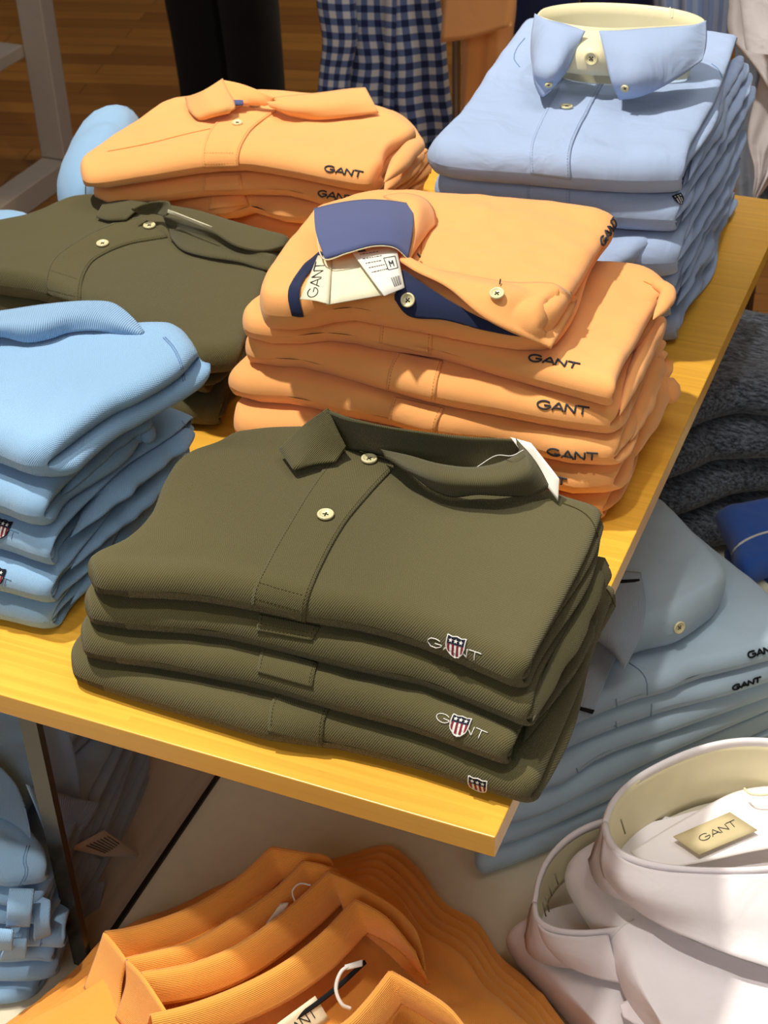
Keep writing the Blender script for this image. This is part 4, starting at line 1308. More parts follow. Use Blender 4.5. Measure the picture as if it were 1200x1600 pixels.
# ------------------------------------------------------------------ left olive
g, t = SL['L1'], T['L1']
placket('L1', [(222, 340), (185, 348), (150, 362), (110, 385), (82, 408), (72, 438), (76, 462)], [(262, 372), (230, 377), (200, 383), (165, 397), (143, 412), (129, 440), (127, 476)], M['green'], M['thread_green'], box=.8)
placket('L2', [(62, 478), (66, 492)], [(112, 496), (118, 508)], M['green'], M['thread_green'], n=10)
zc = .112
loft('collar_band', [[(205, 326, zc - .004), (225, 318, zc), (245, 314, zc), (264, 315, zc), (268, 330, .108)], [(212, 331, .103), (228, 326, .103), (244, 325, .103), (258, 328, .104), (262, 336, .104)], [(225, 333, .098), (235, 334, .098), (244, 335, .098), (252, 337, .099), (258, 340, .100)]], M['green_rib'], t, th=.0016, n=30)
loft('collar_leaf', [[(162, 329, ('o', .006)), (195, 326, ('o', .007)), (230, 328, ('o', .006))], [(157, 338, ('o', .005)), (183, 341, ('o', .006)), (212, 340, ('o', .005))], [(152, 345, ('o', .003)), (172, 350, ('o', .003)), (198, 349, ('o', .003))]], M['green_rib'], t, g, th=.0018, n=20)
loft('collar_leaf', [[(256, 336, .106), (285, 342, .108), (330, 358, .106), (370, 382, .101), (410, 390, .098), (450, 380, .097)], [(262, 358, ('o', .007)), (288, 374, ('o', .007)), (335, 386, ('o', .007)), (378, 400, ('o', .006)), (415, 408, ('o', .006)), (452, 398, ('o', .005))],
                     [(268, 378, ('o', .003)), (285, 395, ('o', .003)), (320, 406, ('o', .003)), (375, 415, ('o', .003)), (418, 427, ('o', .003)), (455, 415, ('o', .003))]], M['green_rib'], t, g, th=.0018, n=40)
button(g, 234, 357, t, .0058, off=.003); button(g, 161, 385, t, .0058, off=.003)
card('neck_label', [(263, 327, .116), (332, 354, .114), (330, 359, .110), (262, 332, .112)], M['tag_cream'], t)
mb = MB(); wordmark(mb, g, (228, 524), (290, 548), height=.006, r=.0003); mb.build('embroidered_wordmark', M['emb_white'], t)

# ------------------------------------------------------------------ sky blue pile
g, t = SL['S1'], T['S1']
loft('collar_leaf', [[(-90, 500, .165), (0, 489, .168), (75, 478, .170), (140, 473, .170), (176, 476, .168), (208, 500, .162), (224, 522, .156)],
                     [(-90, 525, .166), (0, 512, .170), (60, 512, .170), (110, 500, .168), (150, 498, .166), (190, 510, .162), (222, 523, .157)],
                     [(-90, 540, .160), (0, 524, .163), (42, 533, .160), (76, 528, .160), (105, 519, .160), (160, 517, .158), (220, 525, .155)]], M['sky_rib'], t, th=.002, n=50, m=16)
seams('S1', [[(255, 528), (270, 545), (281, 570), (286, 596)], [(258, 527), (273, 544), (284, 570), (289, 594)]], M['thread_blue'], 'sleeve_hem')
mb = MB(); wordmark(mb, SL['S3'], (-45, 818), (26, 845), height=.006, r=.0003); mb.build('embroidered_wordmark', M['emb_sky'], T['S3'])
p, x, y, n = frame_on(SL['S3'], 3, 826, 20, 832); mb = MB(); crest(mb, SL['S3'], p, x, y, n, .0125); mb.build('shield_crest', [M['emb_white'], M['emb_red'], M['emb_navy'], M['emb_navy']], T['S3'])
mb = MB(); wordmark(mb, SL['S4'], (-55, 890), (16, 918), height=.006, r=.0003); mb.build('embroidered_wordmark', M['emb_sky'], T['S4'])
p, x, y, n = frame_on(SL['S4'], -6, 900, 14, 907); mb = MB(); crest(mb, SL['S4'], p, x, y, n, .0125); mb.build('shield_crest', [M['emb_white'], M['emb_red'], M['emb_navy'], M['emb_navy']], T['S4'])
for k, (key, path, w, hh) in enumerate([
    ('S2', [(95, 775, .098), (140, 720, .100), (190, 672, .103), (236, 655, .104)], .012, .006),
    ('S2', [(150, 735, .090), (185, 690, .094), (225, 675, .096), (236, 690, .092)], .009, .008),
    ('S3', [(110, 840, .066), (170, 775, .068), (240, 715, .070), (300, 672, .072)], .013, .006),
    ('S4', [(110, 890, .044), (165, 825, .044), (225, 770, .046), (285, 705, .048)], .012, .006),
    ('S5', [(110, 945, .014), (160, 880, .016), (215, 815, .018), (270, 745, .020)], .010, .010)]):
    roll('sleeve_fold', path, w, hh, M['sky'], T[key], seed=40 + k, wav=.003, n=60)
seams('S3', [[(284, 658), (290, 668), (288, 682)]], M['thread_blue'], 'sleeve_hem')

# ------------------------------------------------------------------ pale blue pile
g, t = SL['P7'], T['P7']
zp = Z0 + 6 * hp + .045
lf = loft('collar_leaf', [[(925, 885, zp + .004), (965, 893, zp + .005), (1001, 897, zp + .003)], [(925, 945, zp + .004), (970, 950, zp + .005), (1009, 953, zp + .004)], [(925, 985, zp - .004), (960, 1000, zp - .003), (997, 1003, zp - .005)], [(935, 1000, zp - .010), (958, 1018, zp - .012), (975, 1046, zp - .015)]], M['pale_rib'], t, th=.002, n=24, m=24)
loft('collar_tipping', [[(925, 900, zp + .0065), (965, 906, zp + .0078), (999, 905, zp + .0055)], [(925, 907, zp + .0066), (965, 911, zp + .0078), (1000, 910, zp + .0052)]], M['emb_black'], t, th=.0005, n=20, m=3)
button(g, 1059, 979, t, .0060, off=.002)
t = T['P6']; z6 = Z0 + 6 * hp
loft('collar_leaf', [[(925, 985, z6 + .008), (948, 998, z6 + .008), (968, 1014, z6 + .006)], [(885, 1065, z6 + .004), (915, 1072, z6 + .005), (942, 1076, z6 + .004)], [(872, 1105, z6), (900, 1112, z6 + .002), (923, 1122, z6)]], M['pale_rib'], t, th=.002, n=20, m=24)
loft('collar_tipping', [[(872, 1096, z6 + .0035), (900, 1103, z6 + .0055), (929, 1110, z6 + .0035)], [(870, 1101, z6 + .0035), (898, 1108, z6 + .0055), (926, 1116, z6 + .0035)]], M['emb_black'], t, th=.0005, n=20, m=3)
seams('P6', [[(983, 1036), (1000, 1048), (1010, 1064), (1011, 1086)], [(962, 1092), (964, 1105)]], M['thread_pale'], 'placket_seam', .0006)
seams('P5', [[(962, 1127), (964, 1143)], [(1018, 1100), (1017, 1118)]], M['thread_pale'], 'placket_seam', .0006)
seams('P4', [[(947, 1180), (955, 1192), (954, 1205)], [(900, 1200), (905, 1212)]], M['thread_pale'], 'placket_seam', .0006)
seams('P3', [[(920, 1238), (926, 1252)]], M['thread_pale'], 'placket_seam', .0006)
logo('P6', (1169, 1028), (1214, 1016), M['emb_black'], .0062, .0009)
logo('P5', (1144, 1078), (1188, 1064), M['emb_black'], .0055, .0009)


# ------------------------------------------------------------------ lower orange pile (seen from the collar end)
gOL = 'deep orange polos on the plinth'  # the deeper tone is warm light put into the cloth colour
hl = .023
cz = [-.212, -.200, -.186, -.170, -.150]
# per shirt: top edge of the neck band, left to right through the apex
edge = [
 [(165, 1458), (200, 1453), (275, 1430), (330, 1402), (380, 1368), (425, 1325), (425, 1325), (468, 1333), (512, 1341), (520, 1352)],
 [(197, 1500), (240, 1490), (300, 1474), (375, 1430), (435, 1388), (475, 1347), (475, 1347), (500, 1352), (530, 1362)],
 [(222, 1522), (300, 1508), (370, 1480), (435, 1435), (487, 1390), (515, 1362), (515, 1362), (550, 1378), (592, 1400)],
 [(236, 1588), (290, 1575), (360, 1550), (435, 1513), (500, 1465), (555, 1407), (555, 1407), (600, 1432), (650, 1490)],
 [(430, 1660), (490, 1625), (540, 1600), (575, 1565), (611, 1519), (611, 1519), (650, 1542), (700, 1575), (730, 1610)],
]
lab5 = ['deep orange polo at the bottom of the plinth pile, its collar farthest back',
        'deep orange polo second from the bottom of the plinth pile, small white tag inside',
        'deep orange polo in the middle of the plinth pile with rounded collar leaf',
        'deep orange polo with black neck tape and cream label in the plinth pile',
        'deep orange polo on top of the plinth pile, nearest the camera']
for i in range(5):
    dx, dy = -7 * i, 9 * i
    key = 'Q%d' % i
    R = [(985, 1770), (880, 1602), (822, 1537), (787, 1507), (748, 1450), (697, 1421), (655, 1366), (605, 1322)]
    B = [(118, 1552), (165, 1475), (300, 1412), (430, 1352), (520, 1346), (605, 1322)]
    R = [(a - 7 * i, b + 12 * i) for a, b in R]; B = [(a + 10 * i * (1 - (a - 118) / 500), b + 9 * i + (3 * i if k == len(B) - 1 else 0)) for k, (a, b) in enumerate(B)]
    B[-1] = R[-1]
    stack_item(key, 'polo_shirt', lab5[i], 'polo shirt', gOL, M['deep'],
        F=[(-70, 1760 + dy), (450, 1900 + dy), R[0]], R=R, B=B, L=[(-70, 1760 + dy), (-35, 1660 + dy), (45, 1588 + dy * .6), B[0]],
        z0=Z0 + i * hl, h=hl, zb=Z0 + (i + .5) * hl, k=2, seed=80 + i, cr=.02, noise=.002, nscale=.05, kl=2,
        bumps=[(.93, .55, .008, .05, .005, .5), (.88, .72, .007, .06, .006, -.3), (.84, .60, .008, .07, .005, .1), (.95, .35, .05, .007, .005, .3), (.9, .45, .04, .006, .004, -.2)])
    t = T[key]; z = cz[i]
    E = edge[i]
    n = len(E)
    top = [(a, b, z) for a, b in E]
    inner = [(a + 10 + 16 * (k / n), b + 50, z - .020) for k, (a, b) in enumerate(E)]
    mid = [(a + 4 + 7 * (k / n), b + 24, z - .007) for k, (a, b) in enumerate(E)]
    out1 = [(a - 3, b + 3, z - .003) for a, b in E]
    outer = [(a - 6, b + 14, z - .034) for a, b in E]
    om = [(a - 4, b + 8, z - .018) for a, b in E]
    loft('collar_band', [outer, om, top, mid, inner], M['deep_rib'], t, th=.0012, n=70, m=24)
# left end: the leaves folding over
t = T['Q0']
loft('collar_leaf', [[(165, 1457, -.209), (183, 1478, -.203), (199, 1500, -.197)], [(152, 1495, -.225), (170, 1520, -.222), (190, 1545, -.218)], [(133, 1545, -.238), (160, 1580, -.236), (185, 1612, -.234)]], M['deep_rib'], t, th=.002, n=20, m=16)
t = T['Q2']
loft('collar_leaf', [[(199, 1499, -.195), (221, 1521, -.185), (243, 1552, -.180), (266, 1588, -.176)], [(200, 1535, -.205), (218, 1560, -.200), (238, 1590, -.196), (255, 1615, -.192)], [(183, 1590, -.225), (205, 1615, -.222), (225, 1640, -.218), (245, 1665, -.214)]], M['deep_rib'], t, th=.002, n=24, m=16)
loft('collar_leaf', [[(515, 1363, -.184), (550, 1379, -.184), (592, 1401, -.182), (630, 1428, -.180), (652, 1455, -.178)], [(530, 1395, -.190), (570, 1415, -.188), (605, 1440, -.187), (640, 1470, -.184), (662, 1490, -.182)],
                     [(545, 1440, -.205), (580, 1465, -.203), (615, 1495, -.200), (645, 1525, -.198), (668, 1545, -.196)]], M['deep_rib'], t, th=.002, n=30, m=16)
t = T['Q3']
loft('neck_tape', [[(432, 1602, -.176), (470, 1580, -.175), (520, 1543, -.174), (568, 1500, -.172)], [(436, 1608, -.178), (475, 1586, -.177), (525, 1549, -.176), (571, 1506, -.174)]], M['emb_black'], t, th=.002, n=24, m=4)
o, G = card('neck_label', [(432, 1600, -.172), (492, 1556, -.171), (514, 1592, -.186), (455, 1640, -.188)], M['tag_cream'], t)
card_marks('label_lettering', G, [], M['ink'], o, word=((-.05 + .05, .72), (.85, .62), .0075), r=.0004)
string('tag_string', [(560, 1506, -.160), (535, 1516, -.158), (525, 1545, -.165), (535, 1570, -.172), (548, 1576, -.176)], M['thread_white'], t, .0014)
loft('tag_fastener', [[(538, 1508, -.158), (566, 1500, -.158)], [(541, 1516, -.160), (566, 1510, -.160)]], M['thread_white'], t, th=.002, n=10, m=4)
t = T['Q1']
card('hang_tag', [(415, 1444, -.200), (438, 1412, -.198), (452, 1410, -.198), (440, 1432, -.205)], M['tag_white'], t)
string('tag_string', [(462, 1412, -.196), (457, 1392, -.192), (468, 1381, -.190), (486, 1383, -.190)], M['thread_white'], t, .0007)


# ------------------------------------------------------------------ white dress shirts
gW = 'white dress shirts on the plinth'
stack_item('W2', 'dress_shirt', 'lower white dress shirt with upright collar, partly under the other white shirt', 'dress shirt', gW, M['white'],
    F=[(910, 1602), (1000, 1700), (1350, 1900)], R=[(1350, 1900), (1500, 1650), (1500, 1500)], B=[(838, 1452), (920, 1420), (1100, 1430), (1500, 1500)],
    L=[(910, 1602), (850, 1545), (798, 1488), (792, 1466), (838, 1452)], z0=Z0, h=.036, k=2, seed=101, noise=.0016, nscale=.07, cr=.02)
stack_item('W1', 'dress_shirt', 'upper white dress shirt with tall cream-lined collar and beige wordmark card', 'dress shirt', gW, M['white'],
    F=[(1025, 1612), (1060, 1680), (1400, 1900)], R=[(1400, 1900), (1600, 1500)], B=[(945, 1372), (1100, 1290), (1300, 1250), (1600, 1500)],
    L=[(1025, 1612), (978, 1548), (950, 1485), (900, 1412), (882, 1372), (892, 1352), (945, 1372)][:6] + [(945, 1372)], z0=Z0 + .040, h=.040, zb=Z0 + .062, k=2, seed=102, noise=.0022, nscale=.08, cr=.012, nx=80, ny=60)


def oval_from(px, z, n=100):
    P = np.array([U(a, b, z) for a, b in px]); c = P.mean(0)
    return P


def shirt_collar(t, front, zt, zb_, cen_px, skirt_drop, mat, ft=1.0, flare=.10):
    """oval cream-lined standing collar with a cloth fold hanging round the outside"""
    oc = np.array([U(a, b, zt) for a, b in front + [front[0]]])
    ov = smooth(oc, 120); ce = U(cen_px[0], cen_px[1], zt)
    mb = MB(); band(mb, ov, ce, zb_, zt, .0016, flare=-.06, n=8)
    mb.build('collar_insert', M['insert'], t)
    # cloth: over the rim, down outside
    rows = []
    for f, dz, s_ in ((0, -.004, .985), (0, .0012, .99), (0, .0022, 1.004), (0, .0, 1.016), (0, -.35, 1.03), (0, -.7, 1.05), (0, -1.0, 1.09)):
        d = dz if dz > -.01 else dz * skirt_drop
        G = ce + (ov - ce) * s_; G[:, 2] = zt + d
        if dz < -.1:
            th = np.linspace(0, 2 * math.pi, len(ov))
            G[:, :2] += ((ov - ce) * (wob(th * .02, th * 0, 5, .03) * .012)[:, None])[:, :2]
        rows.append(G)
    G = np.stack(rows, 1)
    mb = MB(); solid(mb, G, .0012)
    mb.build('collar_cloth', mat, t)
    return ov, ce


fr1 = [(945, 1287), (950, 1308), (965, 1330), (1000, 1346), (1060, 1357), (1130, 1360), (1200, 1357), (1290, 1342), (1380, 1300), (1400, 1255), (1350, 1205), (1280, 1172), (1200, 1159), (1150, 1159), (1095, 1170), (1035, 1194), (985, 1224), (957, 1255)]
shirt_collar(T['W1'], fr1, -.200, -.262, (1165, 1262), .040, M['white'])
fr2 = [(835, 1412), (840, 1436), (860, 1450), (900, 1457), (960, 1452), (1040, 1430), (1110, 1380), (1120, 1330), (1080, 1290), (1000, 1280), (940, 1285), (895, 1305), (860, 1338), (843, 1372)]
shirt_collar(T['W2'], fr2, -.262, -.306, (965, 1370), .036, M['white'])
t = T['W1']
loft('yoke_lining', [[(985, 1332, -.248), (1080, 1275, -.246), (1160, 1236, -.244), (1240, 1232, -.244), (1330, 1260, -.244)], [(1000, 1345, -.247), (1090, 1310, -.243), (1170, 1285, -.241), (1250, 1275, -.241), (1330, 1285, -.241)],
                     [(1040, 1358, -.246), (1110, 1345, -.243), (1180, 1330, -.241), (1260, 1318, -.241), (1340, 1305, -.241)]], M['white'], t, th=.0015, n=30, m=16)
o, G = card('brand_card', [(1052, 1308, -.236), (1140, 1270, -.234), (1183, 1298, -.234), (1092, 1336, -.236)], M['tag_kraft'], t, th=.0010)
card_marks('card_lettering', G, [], M['ink'], o, word=((.22, .62), (.88, .58), .0062), r=.00035, lift=.0013)
string('tag_string', [(1163, 1232, -.226), (1172, 1240, -.224), (1195, 1242, -.224), (1215, 1236, -.224)], M['insert'], t, .0010)
mb = MB(); mb.tube([U(970, 1280, -.212), U(977, 1303, -.222)], .0007, 0, 6); mb.build('staple', M['staple'], t)
loft('collar_leaf', [[(944, 1302, -.200), (975, 1343, -.200), (1035, 1361, -.199), (1130, 1367, -.199), (1230, 1362, -.200), (1300, 1345, -.202)],
                     [(940, 1345, -.214), (975, 1385, -.214), (1035, 1410, -.214), (1130, 1425, -.214), (1235, 1425, -.216), (1320, 1400, -.218)],
                     [(950, 1382, -.240), (985, 1412, -.240), (1030, 1442, -.238), (1075, 1465, -.236), (1140, 1492, -.236), (1230, 1520, -.236)]], M['white'], t, th=.0018, n=50, m=20, noise=.001, seed=6)
seams('W1', [[(990, 1437), (970, 1450), (955, 1468), (945, 1484)], [(1015, 1432), (1075, 1467), (1150, 1497), (1225, 1520)]], M['thread_white'], 'shoulder_seam', .0005)
t = T['W2']
loft('collar_leaf', [[(834, 1420, -.262), (850, 1452, -.262), (900, 1463, -.262), (950, 1460, -.262)], [(840, 1450, -.276), (862, 1480, -.276), (905, 1495, -.276), (960, 1498, -.276)],
                     [(850, 1476, -.292), (880, 1503, -.293), (925, 1523, -.294), (972, 1535, -.294)]], M['white'], t, th=.0018, n=30, m=16)
for a, b, c, d in [(852, 1400, 858, 1425), (858, 1385, 862, 1400), (867, 1365, 872, 1382), (848, 1410, 853, 1432)]:
    mb = MB(); mb.tube([U(a, b, -.272), U(c, d, -.282)], .0006, 0, 6); mb.build('staple', M['staple'], t)
loft('shirt_cuff', [[(968, 1571, -.292), (985, 1563, -.290), (1000, 1570, -.288)], [(975, 1590, -.294), (990, 1600, -.292), (1010, 1610, -.290)]], M['white'], t, th=.002, n=12, m=8)

# ------------------------------------------------------------------ sky blue pile by the glass
gBL = 'sky blue polos piled beside the glass divider'
rows = [
 ([(-120, 1560), (0, 1566), (45, 1556), (62, 1540)], [(88, 1490), (-.42, .25, 'w')]),
 ([(-120, 1520), (0, 1530), (60, 1528), (91, 1520)], [(100, 1475), (-.42, .25, 'w')]),
 ([(-120, 1480), (0, 1500), (60, 1497), (84, 1502)], [(95, 1455), (-.42, .25, 'w')]),
 ([(-120, 1450), (0, 1478), (50, 1475), (104, 1478)], [(105, 1450), (-.42, .25, 'w')]),
 ([(-120, 1410), (0, 1440), (40, 1438), (72, 1448)], [(80, 1420), (-.42, .25, 'w')]),
 ([(-120, 1380), (0, 1410), (30, 1415), (60, 1420)], [(75, 1395), (-.42, .25, 'w')]),
 ([(-120, 1330), (0, 1378), (40, 1376), (76, 1370)], [(72, 1340), (45, 1285), (-.42, .25, 'w')]),
]
names7 = ['lowest on the plinth', 'second from the bottom', 'third from the bottom', 'fourth from the bottom, sleeve touching the glass', 'third from the top', 'second from the top', 'topmost, with ribbed collar']
for i, (Fp, Rp) in enumerate(rows):
    stack_item('K%d' % i, 'polo_shirt', 'sky blue polo beside the glass divider, ' + names7[i], 'polo shirt', gBL, M['sky'],
        F=Fp, R=[Fp[-1]] + Rp, B=[(-.75, .25, 'w'), (-.42, .25, 'w')], L=[Fp[0], (-.75, .25, 'w')], z0=Z0 + i * .019, h=.019 if i < 6 else .030, k=2, seed=110 + i, cr=.008, noise=.0022, nscale=.04, nx=60)
t = T['K6']
zk = Z0 + 6 * .019 + .034
loft('collar_leaf', [[(-60, 1165, zk + .012), (-10, 1190, zk + .014), (25, 1225, zk + .013), (40, 1262, zk + .010)], [(-60, 1225, zk + .006), (-10, 1238, zk + .006), (22, 1262, zk + .006), (46, 1290, zk + .005)], [(-60, 1270, zk), (0, 1278, zk), (28, 1292, zk), (49, 1310, zk - .001)]], M['sky_rib'], t, th=.002, n=30, m=14)
seams('K6', [[(42, 1322), (36, 1345), (40, 1362), (30, 1383)], [(46, 1322), (40, 1345), (44, 1362), (34, 1383)]], M['thread_blue'], 'sleeve_hem')
seams('K3', [[(66, 1462), (62, 1480)]], M['thread_blue'], 'sleeve_hem')
for k, (key, quad) in enumerate([('K5', [(16, 1392), (54, 1392), (48, 1442), (10, 1443)]), ('K4', [(56, 1400), (80, 1410), (78, 1455), (52, 1466)]), ('K4', [(-10, 1450), (22, 1453), (20, 1477), (-12, 1478)]), ('K3', [(22, 1450), (44, 1452), (42, 1491), (0, 1493)])]):
    zz = Z0 + int(key[1]) * .019 + .02
    loft('sleeve_cuff', [[(quad[0][0], quad[0][1], zz + .01), (quad[1][0], quad[1][1], zz + .01)], [((quad[0][0] + quad[3][0]) / 2, (quad[0][1] + quad[3][1]) / 2, zz + .006), ((quad[1][0] + quad[2][0]) / 2, (quad[1][1] + quad[2][1]) / 2, zz + .006)], [(quad[3][0], quad[3][1], zz - .012), (quad[2][0], quad[2][1], zz - .012)]], M['sky'], T[key], th=.004, n=12, m=10, noise=.001, seed=k)
# collars and tag standing behind the smoked glass
def UX(px, py, x):
    r = ray(px, py); return CAM + (x - CAM[0]) / r[0] * r
def glassleaf(name, key, rails, x, mat, th=.002):
    R3 = [smooth(np.array([UX(a, b, x - dx) for a, b, dx in r]), 24) for r in rails]
    G = np.zeros((24, 14, 3))
    for i in range(24): G[i] = smooth([r[i] for r in R3], 14)
    mb = MB(); solid(mb, G, th); return mb.build(name, mat, T[key])
glassleaf('collar_leaf', 'K6', [[(40, 1225, .01), (63, 1230, .01), (110, 1245, .005), (156, 1254, 0)], [(60, 1275, .012), (80, 1285, .010), (110, 1292, .006), (128, 1300, .002)], [(82, 1335, .012), (88, 1338, .010), (92, 1334, .006), (97, 1329, .004)]], -.385, M['sky_rib'])
glassleaf('collar_leaf', 'K5', [[(70, 1330, .02), (97, 1330, .01), (125, 1334, .005), (157, 1342, 0)], [(85, 1375, .014), (105, 1380, .01), (120, 1380, .006), (138, 1378, .002)], [(98, 1420, .012), (102, 1418, .010), (106, 1414, .006), (112, 1408, .004)]], -.385, M['sky_rib'])
glassleaf('collar_leaf', 'K4', [[(100, 1420, .015), (125, 1398, .01), (145, 1382, .005), (163, 1377, 0)], [(110, 1445, .014), (125, 1435, .01), (140, 1425, .006), (155, 1412, .002)], [(116, 1475, .012), (125, 1462, .010), (135, 1452, .006), (146, 1440, .004)]], -.385, M['sky_rib'])
glassleaf('front_fold', 'K6', [[(36, 1120, .01), (60, 1124, .01), (85, 1130, .008), (108, 1140, 0)], [(50, 1190, .010), (70, 1195, .010), (100, 1200, .008), (122, 1205, .002)], [(62, 1262, .012), (85, 1258, .010), (110, 1252, .008), (125, 1248, .004)]], -.392, M['sky'])
def gl(p, x): return UX(p[0], p[1], x)
q = [gl((108, 1326), -.384), gl((162, 1297), -.384), gl((222, 1339), -.384), gl((160, 1338), -.384)]
G = np.array([[(1 - a) * (1 - b) * q[0] + a * (1 - b) * q[1] + a * b * q[2] + (1 - a) * b * q[3] for b in np.linspace(0, 1, 5)] for a in np.linspace(0, 1, 5)])
mb = MB(); solid(mb, G, .0006); o = mb.build('price_tag', M['tag_white'], T['K6'])
card_marks('printed_text', G, [(.3 + .1 * k, .15, .3 + .1 * k, .7 - .04 * k, .0006) for k in range(7)], M['ink'], o, lift=.0010)

# ------------------------------------------------------------------ dark heather knits and royal blue polos, right
gH = 'dark heather knit sweaters under the shelf side'
hs = .045
rowsH = [
 [(1000, 885), (1059, 868), (1097, 850), (1152, 840), (1260, 830)],
 [(1000, 808), (1059, 798), (1097, 784), (1152, 762), (1260, 752)],
 [(1000, 758), (1042, 742), (1092, 722), (1114, 710), (1160, 706), (1260, 702)],
 [(1020, 690), (1073, 664), (1106, 648), (1158, 634), (1200, 638), (1270, 640)],
]
labH = ['dark heather knit sweater at the bottom of its pile, above the royal blue polo', 'dark grey heather knit sweater second from the bottom of its pile', 'dark blue heather knit sweater second from the top of its pile', 'dark blue heather knit sweater topmost of its pile, beside the shelf edge']
for i, Fp in enumerate(rowsH):
    z = Z0 + (i + .5) * hs
    a = U(*Fp[0], z); b = U(*Fp[-1], z)
    stack_item('H%d' % i, 'knit_sweater', labH[i], 'sweater', gH, M['heather'], F=Fp, R=[Fp[-1], (b[0] - .03, 1.02, 'w')],
        B=[(a[0] - .12, 1.02, 'w'), (b[0] - .03, 1.02, 'w')], L=[Fp[0], (a[0] - .12, 1.02, 'w')], z0=Z0 + i * hs, h=hs, k=1, seed=130 + i, noise=.004, nscale=.09, rf=.03, cr=.02)
stack_item('R1', 'polo_shirt', 'deep blue polo with cream trim under the royal blue one at the right edge', 'polo shirt', 'blue polos at the right edge', M['royal'],
    F=[(1150, 925), (1175, 948), (1290, 990)], R=[(1290, 990), (1330, 850)], B=[(1130, 860), (1330, 850)], L=[(1150, 925), (1130, 860)], z0=Z0 + .045, h=.04, k=1, seed=141)
stack_item('R2', 'polo_shirt', 'royal blue polo with white curved piping at the right edge', 'polo shirt', 'blue polos at the right edge', M['royal'],
    F=[(1146, 892), (1165, 906), (1200, 893), (1290, 880)], R=[(1290, 880), (1320, 770)], B=[(1116, 804), (1200, 789), (1320, 770)], L=[(1146, 892), (1140, 855), (1124, 824), (1116, 804)], z0=Z0 + .085, h=.035, k=1, seed=142, cr=.006)
mb = MB(); seam(mb, [(1144, 866), (1150, 857), (1160, 848), (1180, 838), (1210, 829)], SL['R2'], .0013, .0006); mb.build('piping', M['thread_white'], T['R2'])
loft('hem_band', [[(1173, 907), (1188, 925), (1205, 945)], [(1186, 901), (1200, 915), (1218, 930)]], M['tag_cream'], T['R1'], SL['R1'], .001, .001, n=12, m=6)

# ------------------------------------------------------------------ light blue garments behind, left
stack_item('V1', 'polo_shirt', 'light blue polo slumped behind the back left orange stack', 'polo shirt', None, M['sky'],
    F=[(70, 352), (110, 350), (150, 335), (180, 318)], R=[(180, 318), (240, 240)], B=[(150, 205), (205, 190), (240, 240)], L=[(70, 352), (86, 306), (100, 272), (118, 232), (150, 205)], z0=0, h=.10, k=1, seed=151, rf=.04, rb=.05, noise=.004, nscale=.1, cr=.05)
stack_item('V2', 'polo_shirt', 'light blue polo edge behind the left olive stack', 'polo shirt', None, M['sky'],
    F=[(-120, 440), (0, 420), (80, 400)], R=[(80, 400), (60, 362)], B=[(-120, 345), (0, 347), (28, 349), (60, 362)], L=[(-120, 440), (-120, 345)], z0=0, h=.05, k=1, seed=152, rf=.02, rb=.02)

# ------------------------------------------------------------------ white rack, far left
t = empty('display_rack', 'pale painted floor rack with a low shelf behind the tables, upper left', 'rack', (-1.92, 2.0, -.8))
p = U(84, 250, -.745)
x0, y0 = p[0], p[1]
def rackbox(name, a, b, c, d, e, f):
    mb = MB(); mb.box(a, b, c, d, e, f); o = mb.build(name, M['rack'], t, smooth_=False)
    bv = o.modifiers.new('bevel', 'BEVEL'); bv.width = .003; bv.segments = 2
X1 = x0 + .035
rackbox('post', X1 - .066, X1, y0 - .005, y0 + .045, -.74, .9)
rackbox('post', X1 - .066, X1, y0 - .85, y0 - .80, -.74, .9)
rackbox('base_rail', X1 - .066, X1, y0 - .9, y0 + .05, -.8, -.742)
rackbox('base_rail', X1 - .85, X1 - .784, y0 - .9, y0 + .05, -.8, -.742)
rackbox('post', X1 - .85, X1 - .784, y0 - .005, y0 + .045, -.74, .9)
rackbox('low_shelf', X1 - .85, X1 - .068, y0 - .85, y0 + .0, -.50, -.47)
rackbox('cross_rail', X1 - .784, X1 - .068, y0, y0 + .04, -.28, -.24)
rackbox('side_rail', X1 - .05, X1 - .02, y0 - .80, y0 - .006, -.28, -.24)

# ------------------------------------------------------------------ dark wood behind the sweaters
mb = MB(); a = UY(1147, 330, 1.30); b = UY(1190, 330, 1.30)
mb.box(a[0], b[0], 1.30, 1.34, -.80, -.229)
o = mb.build('wooden_post', M['darkwood'], None, smooth_=False); tag(o, 'dark brown wooden post behind the heather sweaters, beyond the shelf edge', 'post')
bv = o.modifiers.new('bevel', 'BEVEL'); bv.width = .003

# ------------------------------------------------------------------ rail with hanging clothes
yr = 1.95
pr = UY(713, 90, yr)
t = empty('garment_rail', 'thin steel garment rail whose upright shows beside the gingham shirt', 'clothes rail', (pr[0], yr, -.8))
mb = MB(); mb.tube([(pr[0], yr, -.8), (pr[0], yr, .66)], .0075, 0, 14); mb.build('upright', M['steel'], t)
mb = MB(); mb.tube([(.62, yr, -.8), (.62, yr, .66)], .0075, 0, 14); mb.build('upright', M['steel'], t)
mb = MB(); mb.tube([(-1.25, yr, .66), (.65, yr, .66)], .011, 0, 14); mb.build('crossbar', M['steel'], t)
for xx in (pr[0], .62):
    mb = MB(); mb.tube([(xx, yr - .22, -.79), (xx, yr + .22, -.79)], .010, 0, 12); mb.build('foot', M['steel'], t)


